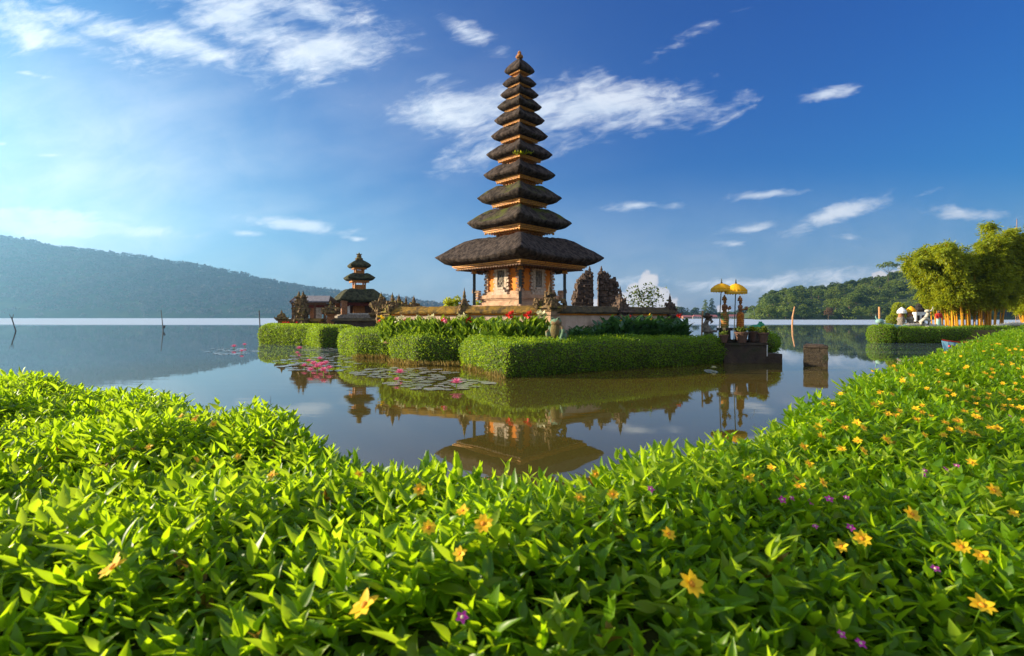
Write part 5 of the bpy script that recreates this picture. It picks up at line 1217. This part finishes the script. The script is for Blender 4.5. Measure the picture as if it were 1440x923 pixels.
def make_left_hill():
    pts = [(-520, 262), (-300, 285), (-120, 318), (0, 333), (60, 344), (130, 352), (190, 359), (250, 369), (300, 379), (350, 388), (400, 400), (470, 410), (540, 417), (600, 426), (650, 433), (720, 439), (800, 445), (830, 448)]
    hz, rows = ridge_mesh('misty_hill', pts, (1750, 1950), (2300, 2400), forest_floor, 12, seed=3)
    C, R = [], []
    for _ in range(5200):
        i = int(rnd.random()*159); t = rnd.random()**.75; x, y, z = hz(i, t); C.append((x+rnd.uniform(-12, 12), y, z+2)); R.append(rnd.uniform(7, 13))
    for i in range(0, 159):
        for _ in range(3):
            x, y, z = hz(i, 1.0); r = rnd.uniform(6, 12)*(1.5 if rnd.random() < .06 else 1); C.append((x+rnd.uniform(-9, 9), y-rnd.uniform(0, 10), z+r*.3)); R.append(r)
    v, f = crown_cloud(C, R, 34, .55)
    tag(np_mesh('hill_forest', [(v, f, 0)], [mat('misty_leaf', (.12, .095, .09), (.14, .125, .11), .85, .03, spec=.1, island=.4)]), 'hazy blue forest covering the long hill across the lake', 'forest', kind='stuff')  # leaf colour lightened and greyed to imitate part of the haze
make_left_hill()

def far_tree_proto(kind, lm, label, group, H=12):
    t = thing('forest_tree', (0, 0, 0), label, 'tree', group=group); b = MB(); C, R = [], []
    if kind == 'round':
        b.tube([(0, 0, -1), (0, 0, H*.4), (.3, 0, H*.7)], [.35, .28, .1], 5)
        for i in range(9): a = i*2.4; r = H*rnd.uniform(.13, .22); C.append((math.cos(a)*H*.2, math.sin(a)*H*.2, H*(.36+.05*i)+rnd.uniform(-.5, .5))); R.append(r)
        C.append((0, 0, H*.82)); R.append(H*.17)
    elif kind == 'tall':
        b.tube([(0, 0, -1), (0, 0, H*.6), (.2, 0, H*.95)], [.3, .22, .08], 5)
        for i in range(9): a = i*2.1; C.append((math.cos(a)*H*.08, math.sin(a)*H*.08, H*(.25+.085*i))); R.append(H*(.15-.009*i))
    elif kind == 'umbrella':
        b.tube([(0, 0, -1), (0, 0, H*.45), (.1, 0, H*.62)], [.3, .22, .18], 6)
        for i in range(8):
            a = i*PI/4+.2; e = (math.cos(a)*H*.36, math.sin(a)*H*.36, H*(.78+.05*(i % 2))); b.tube([(0, 0, H*.5), (e[0]*.5, e[1]*.5, H*.66), e], [.14, .1, .05], 4); C.append((e[0], e[1], e[2]+H*.02)); R.append(H*.13)
        for i in range(4): a = i*1.6; C.append((math.cos(a)*H*.13, math.sin(a)*H*.13, H*.93)); R.append(H*.14)
    elif kind == 'conifer':
        b.tube([(0, 0, -1), (0, 0, H*.95)], [.3, .05], 5)
        for i in range(11): a = i*2.4; s = 1-i/12; C.append((math.cos(a)*H*.10*s, math.sin(a)*H*.10*s, H*(.14+.078*i))); R.append(H*(.05+.11*s))
    b.build('trunk', bark, t)
    P_ = []
    nl = 150 if kind != 'umbrella' else 110
    v, f = crown_cloud(C, R, nl, .30)
    np_mesh('crown', [(v, f, 0)], [lm], t)
    return t
def make_right_hill():
    pts = [(1062, 444), (1074, 424), (1085, 414), (1110, 409), (1150, 408), (1190, 401), (1240, 391), (1280, 383), (1340, 376), (1440, 372), (1600, 368), (1800, 372)]
    hz, rows = ridge_mesh('wooded_hill', pts, (470, 430), (640, 640), forest_floor, 4, seed=5)
    g = 'trees covering the wooded hill across the lake'
    pr = [far_tree_proto('round', TREE, 'round crowned green tree on the wooded hill across the lake', 'round crowned trees on the wooded hill'), far_tree_proto('round', TREE_DARK, 'darker round crowned tree on the wooded hill across the lake', 'dark round crowned trees on the wooded hill'), far_tree_proto('tall', TREE_DARK, 'narrow tall tree on the wooded hill across the lake', 'narrow tall trees on the wooded hill')]
    used = [False]*3; spots = []
    for i in range(0, 92, 1): spots += [(i, 1.0), (i, .97)] if i % 2 else [(i, 1.02)]
    for _ in range(125): spots.append((int(rnd.random()*92), rnd.uniform(.02, .9)))
    for _ in range(40): spots.append((int(rnd.random()*92), rnd.uniform(.0, .06)))
    for i, t in spots:
        x, y, z = hz(i, t); x += rnd.uniform(-3, 3); z -= 2.5 if t > .9 else 0; k = rnd.choice((0, 0, 0, 1, 1, 2)) if t < .9 else rnd.choice((0, 1, 1, 2)); s = rnd.uniform(.75, 1.35)*(.85 if t < .1 else 1)
        if t >= .9: s *= .8
        if not used[k]: o = pr[k]; o.location = (x, y, z-1); o.scale = (s,)*3; o.rotation_euler[2] = rnd.uniform(0, 6); used[k] = True
        else: dup(pr[k], (x, y, z-1), rnd.uniform(0, 6), (s*rnd.uniform(.9, 1.3), s*1.1, s))
    C, R = [], []
    for _ in range(1900):
        i = int(rnd.random()*159); t = rnd.random() if _ < 1300 else rnd.uniform(.93, 1.02); x, y, z = hz(i, t); C.append((x+rnd.uniform(-4, 4), y, z+.5)); R.append(rnd.uniform(2.4, 4.8))
    v, f = crown_cloud(C, R, 70, .32); tag(np_mesh('hill_undergrowth', [(v, f, 0)], [TREE]), 'dense green undergrowth filling the wooded hill between its trees', 'undergrowth', kind='stuff')
    # singled out ones
    def at(px, Y, pt, pb, kind, lm, lab):
        o = far_tree_proto(kind, lm, lab, None, (pb-pt)*Y/F); o.location = (PX(px, Y), Y, PZ(pb, Y)); o.name = 'lakeside_tree'; return o
    at(1249, 600, 370, 398, 'umbrella', TREE, 'flat topped spreading tree standing out above the wooded hill ridge').name = 'umbrella_tree'
    at(1165, 455, 432, 449, 'round', mat('rust_leaf', (.13, .05, .02), (.06, .06, .02), .8, .2, island=.5), 'tree with rust red foliage at the foot of the wooded hill')
    # middle far shore
    Y = 900
    mb = MB(); vs = []; fs = []
    for i, px in enumerate(np.linspace(700, 1110, 60)):
        z = 1.0+5*vnoise(px*.05, 1, 1.0); xx = PX(px, Y); vs += [(xx, Y-12, -.4), (xx, Y, .8), (xx, Y+40, z), (xx, Y+120, z+5), (xx, Y+200, -.4)]
    fs = [(i*5+j, (i+1)*5+j, (i+1)*5+j+1, i*5+j+1) for i in range(59) for j in range(4)]; mb.add(vs, fs); tag(mb.build('far_shore', forest_floor, smooth=True), kind='structure')
    for n, (px, pt, kind, lab) in enumerate([(950, 430, 'round', 'first round tree of the far shore right of the lantern pillar'), (958, 431, 'round', 'second round tree of the far shore right of the lantern pillar'), (967, 433, 'tall', 'lower slim tree between the round trees of the far shore'), (977, 432, 'round', 'round tree next left of the two conifers on the far shore'), (992, 421, 'conifer', 'left one of two tall conifers on the far shore'), (1001, 419, 'conifer', 'right one of two tall conifers on the far shore, the tallest'), (1007, 434, 'conifer', 'short conifer between the tall conifers and the umbrellas'), (1049, 431, 'round', 'round tree above the red roofs right of the statues'), (1058, 430, 'round', 'broad tree above the red roofs where the wooded hill begins'), (1040, 434, 'round', 'low round tree behind the orange robed statue')]):
        at(px, 935, pt, 447.5, kind, TREE_DARK if n % 2 else TREE, lab)
    k = Y/F
    C = []; R = []
    for _ in range(160): px = rnd.uniform(940, 1075); C.append((PX(px, 950), 950+rnd.uniform(-10, 30), rnd.uniform(3, 9))); R.append(rnd.uniform(3, 6))
    v, f = crown_cloud(C, R, 50, .4); tag(np_mesh('shore_bushes', [(v, f, 0)], [TREE_DARK]), 'dark bushes behind the red roofed houses of the far shore', 'bushes', kind='stuff')
    labs = ['long red roofed house farthest left on the far shore', 'red roofed house next right of the long one', 'small pale house between red roofs behind the stone lamp', 'red roofed house behind the left umbrella pole', 'wide pale walled hall behind the two statues', 'red roofed house right of the orange robed statue', 'low pale house with red roof near the wooded hill', 'last small red roofed house before the wooded hill']
    for n, (px, w, hh) in enumerate([(966, 14, 4.5), (980, 12, 5), (990, 7, 4), (1003, 10, 5), (1026, 22, 5.5), (1046, 13, 5), (1058, 12, 4.5), (1069, 8, 4)]):
        Yh = 885+rnd.uniform(-4, 4); kk = Yh/F; W = w*kk; t = thing('shore_house', (PX(px, Yh), Yh, .3), labs[n], 'house'); H = hh*kk*.55; dep = 9
        b = MB(); b.box((0, 0, H/2), (W*.92, dep, H)); b.build('wall', white_stone if n % 3 else skin_stone, t)
        b = MB(); rh = hh*kk*.5; b.add([(-W/2, -dep*.6, H), (W/2, -dep*.6, H), (W/2, dep*.6, H), (-W/2, dep*.6, H), (-W*.4, 0, H+rh), (W*.4, 0, H+rh)], [(0, 1, 5, 4), (2, 3, 4, 5), (1, 2, 5), (3, 0, 4), (3, 2, 1, 0)]); b.build('roof', roof_red, t)
        nw = max(2, int(w/3))
        for q in range(nw): b = MB(); b.box((-W*.4+W*.8*(q+.5)/nw, -dep/2-.02, H*.5), (W*.45/nw, .12, H*.5)); b.build('window', gate_stone, t)
    # floating fish traps seen as thin pale lines
make_right_hill()

# ================================================================== HAZE
def make_haze():
    b = MB(); b.box((0, 1720, 324), (9600, 3740, 652)); m = bpy.data.materials.new('haze'); m.use_nodes = True; nt = m.node_tree
    for n in list(nt.nodes): nt.nodes.remove(n)
    o = nt.nodes.new('ShaderNodeOutputMaterial'); v = nt.nodes.new('ShaderNodeVolumePrincipled'); v.inputs['Color'].default_value = (.28, .62, 1, 1); v.inputs['Density'].default_value = .00015; v.inputs['Anisotropy'].default_value = .5
    nt.links.new(v.outputs[0], o.inputs['Volume'])
    tag(b.build('haze', m), 'pale blue morning haze over the lake', 'haze', kind='stuff')
make_haze()
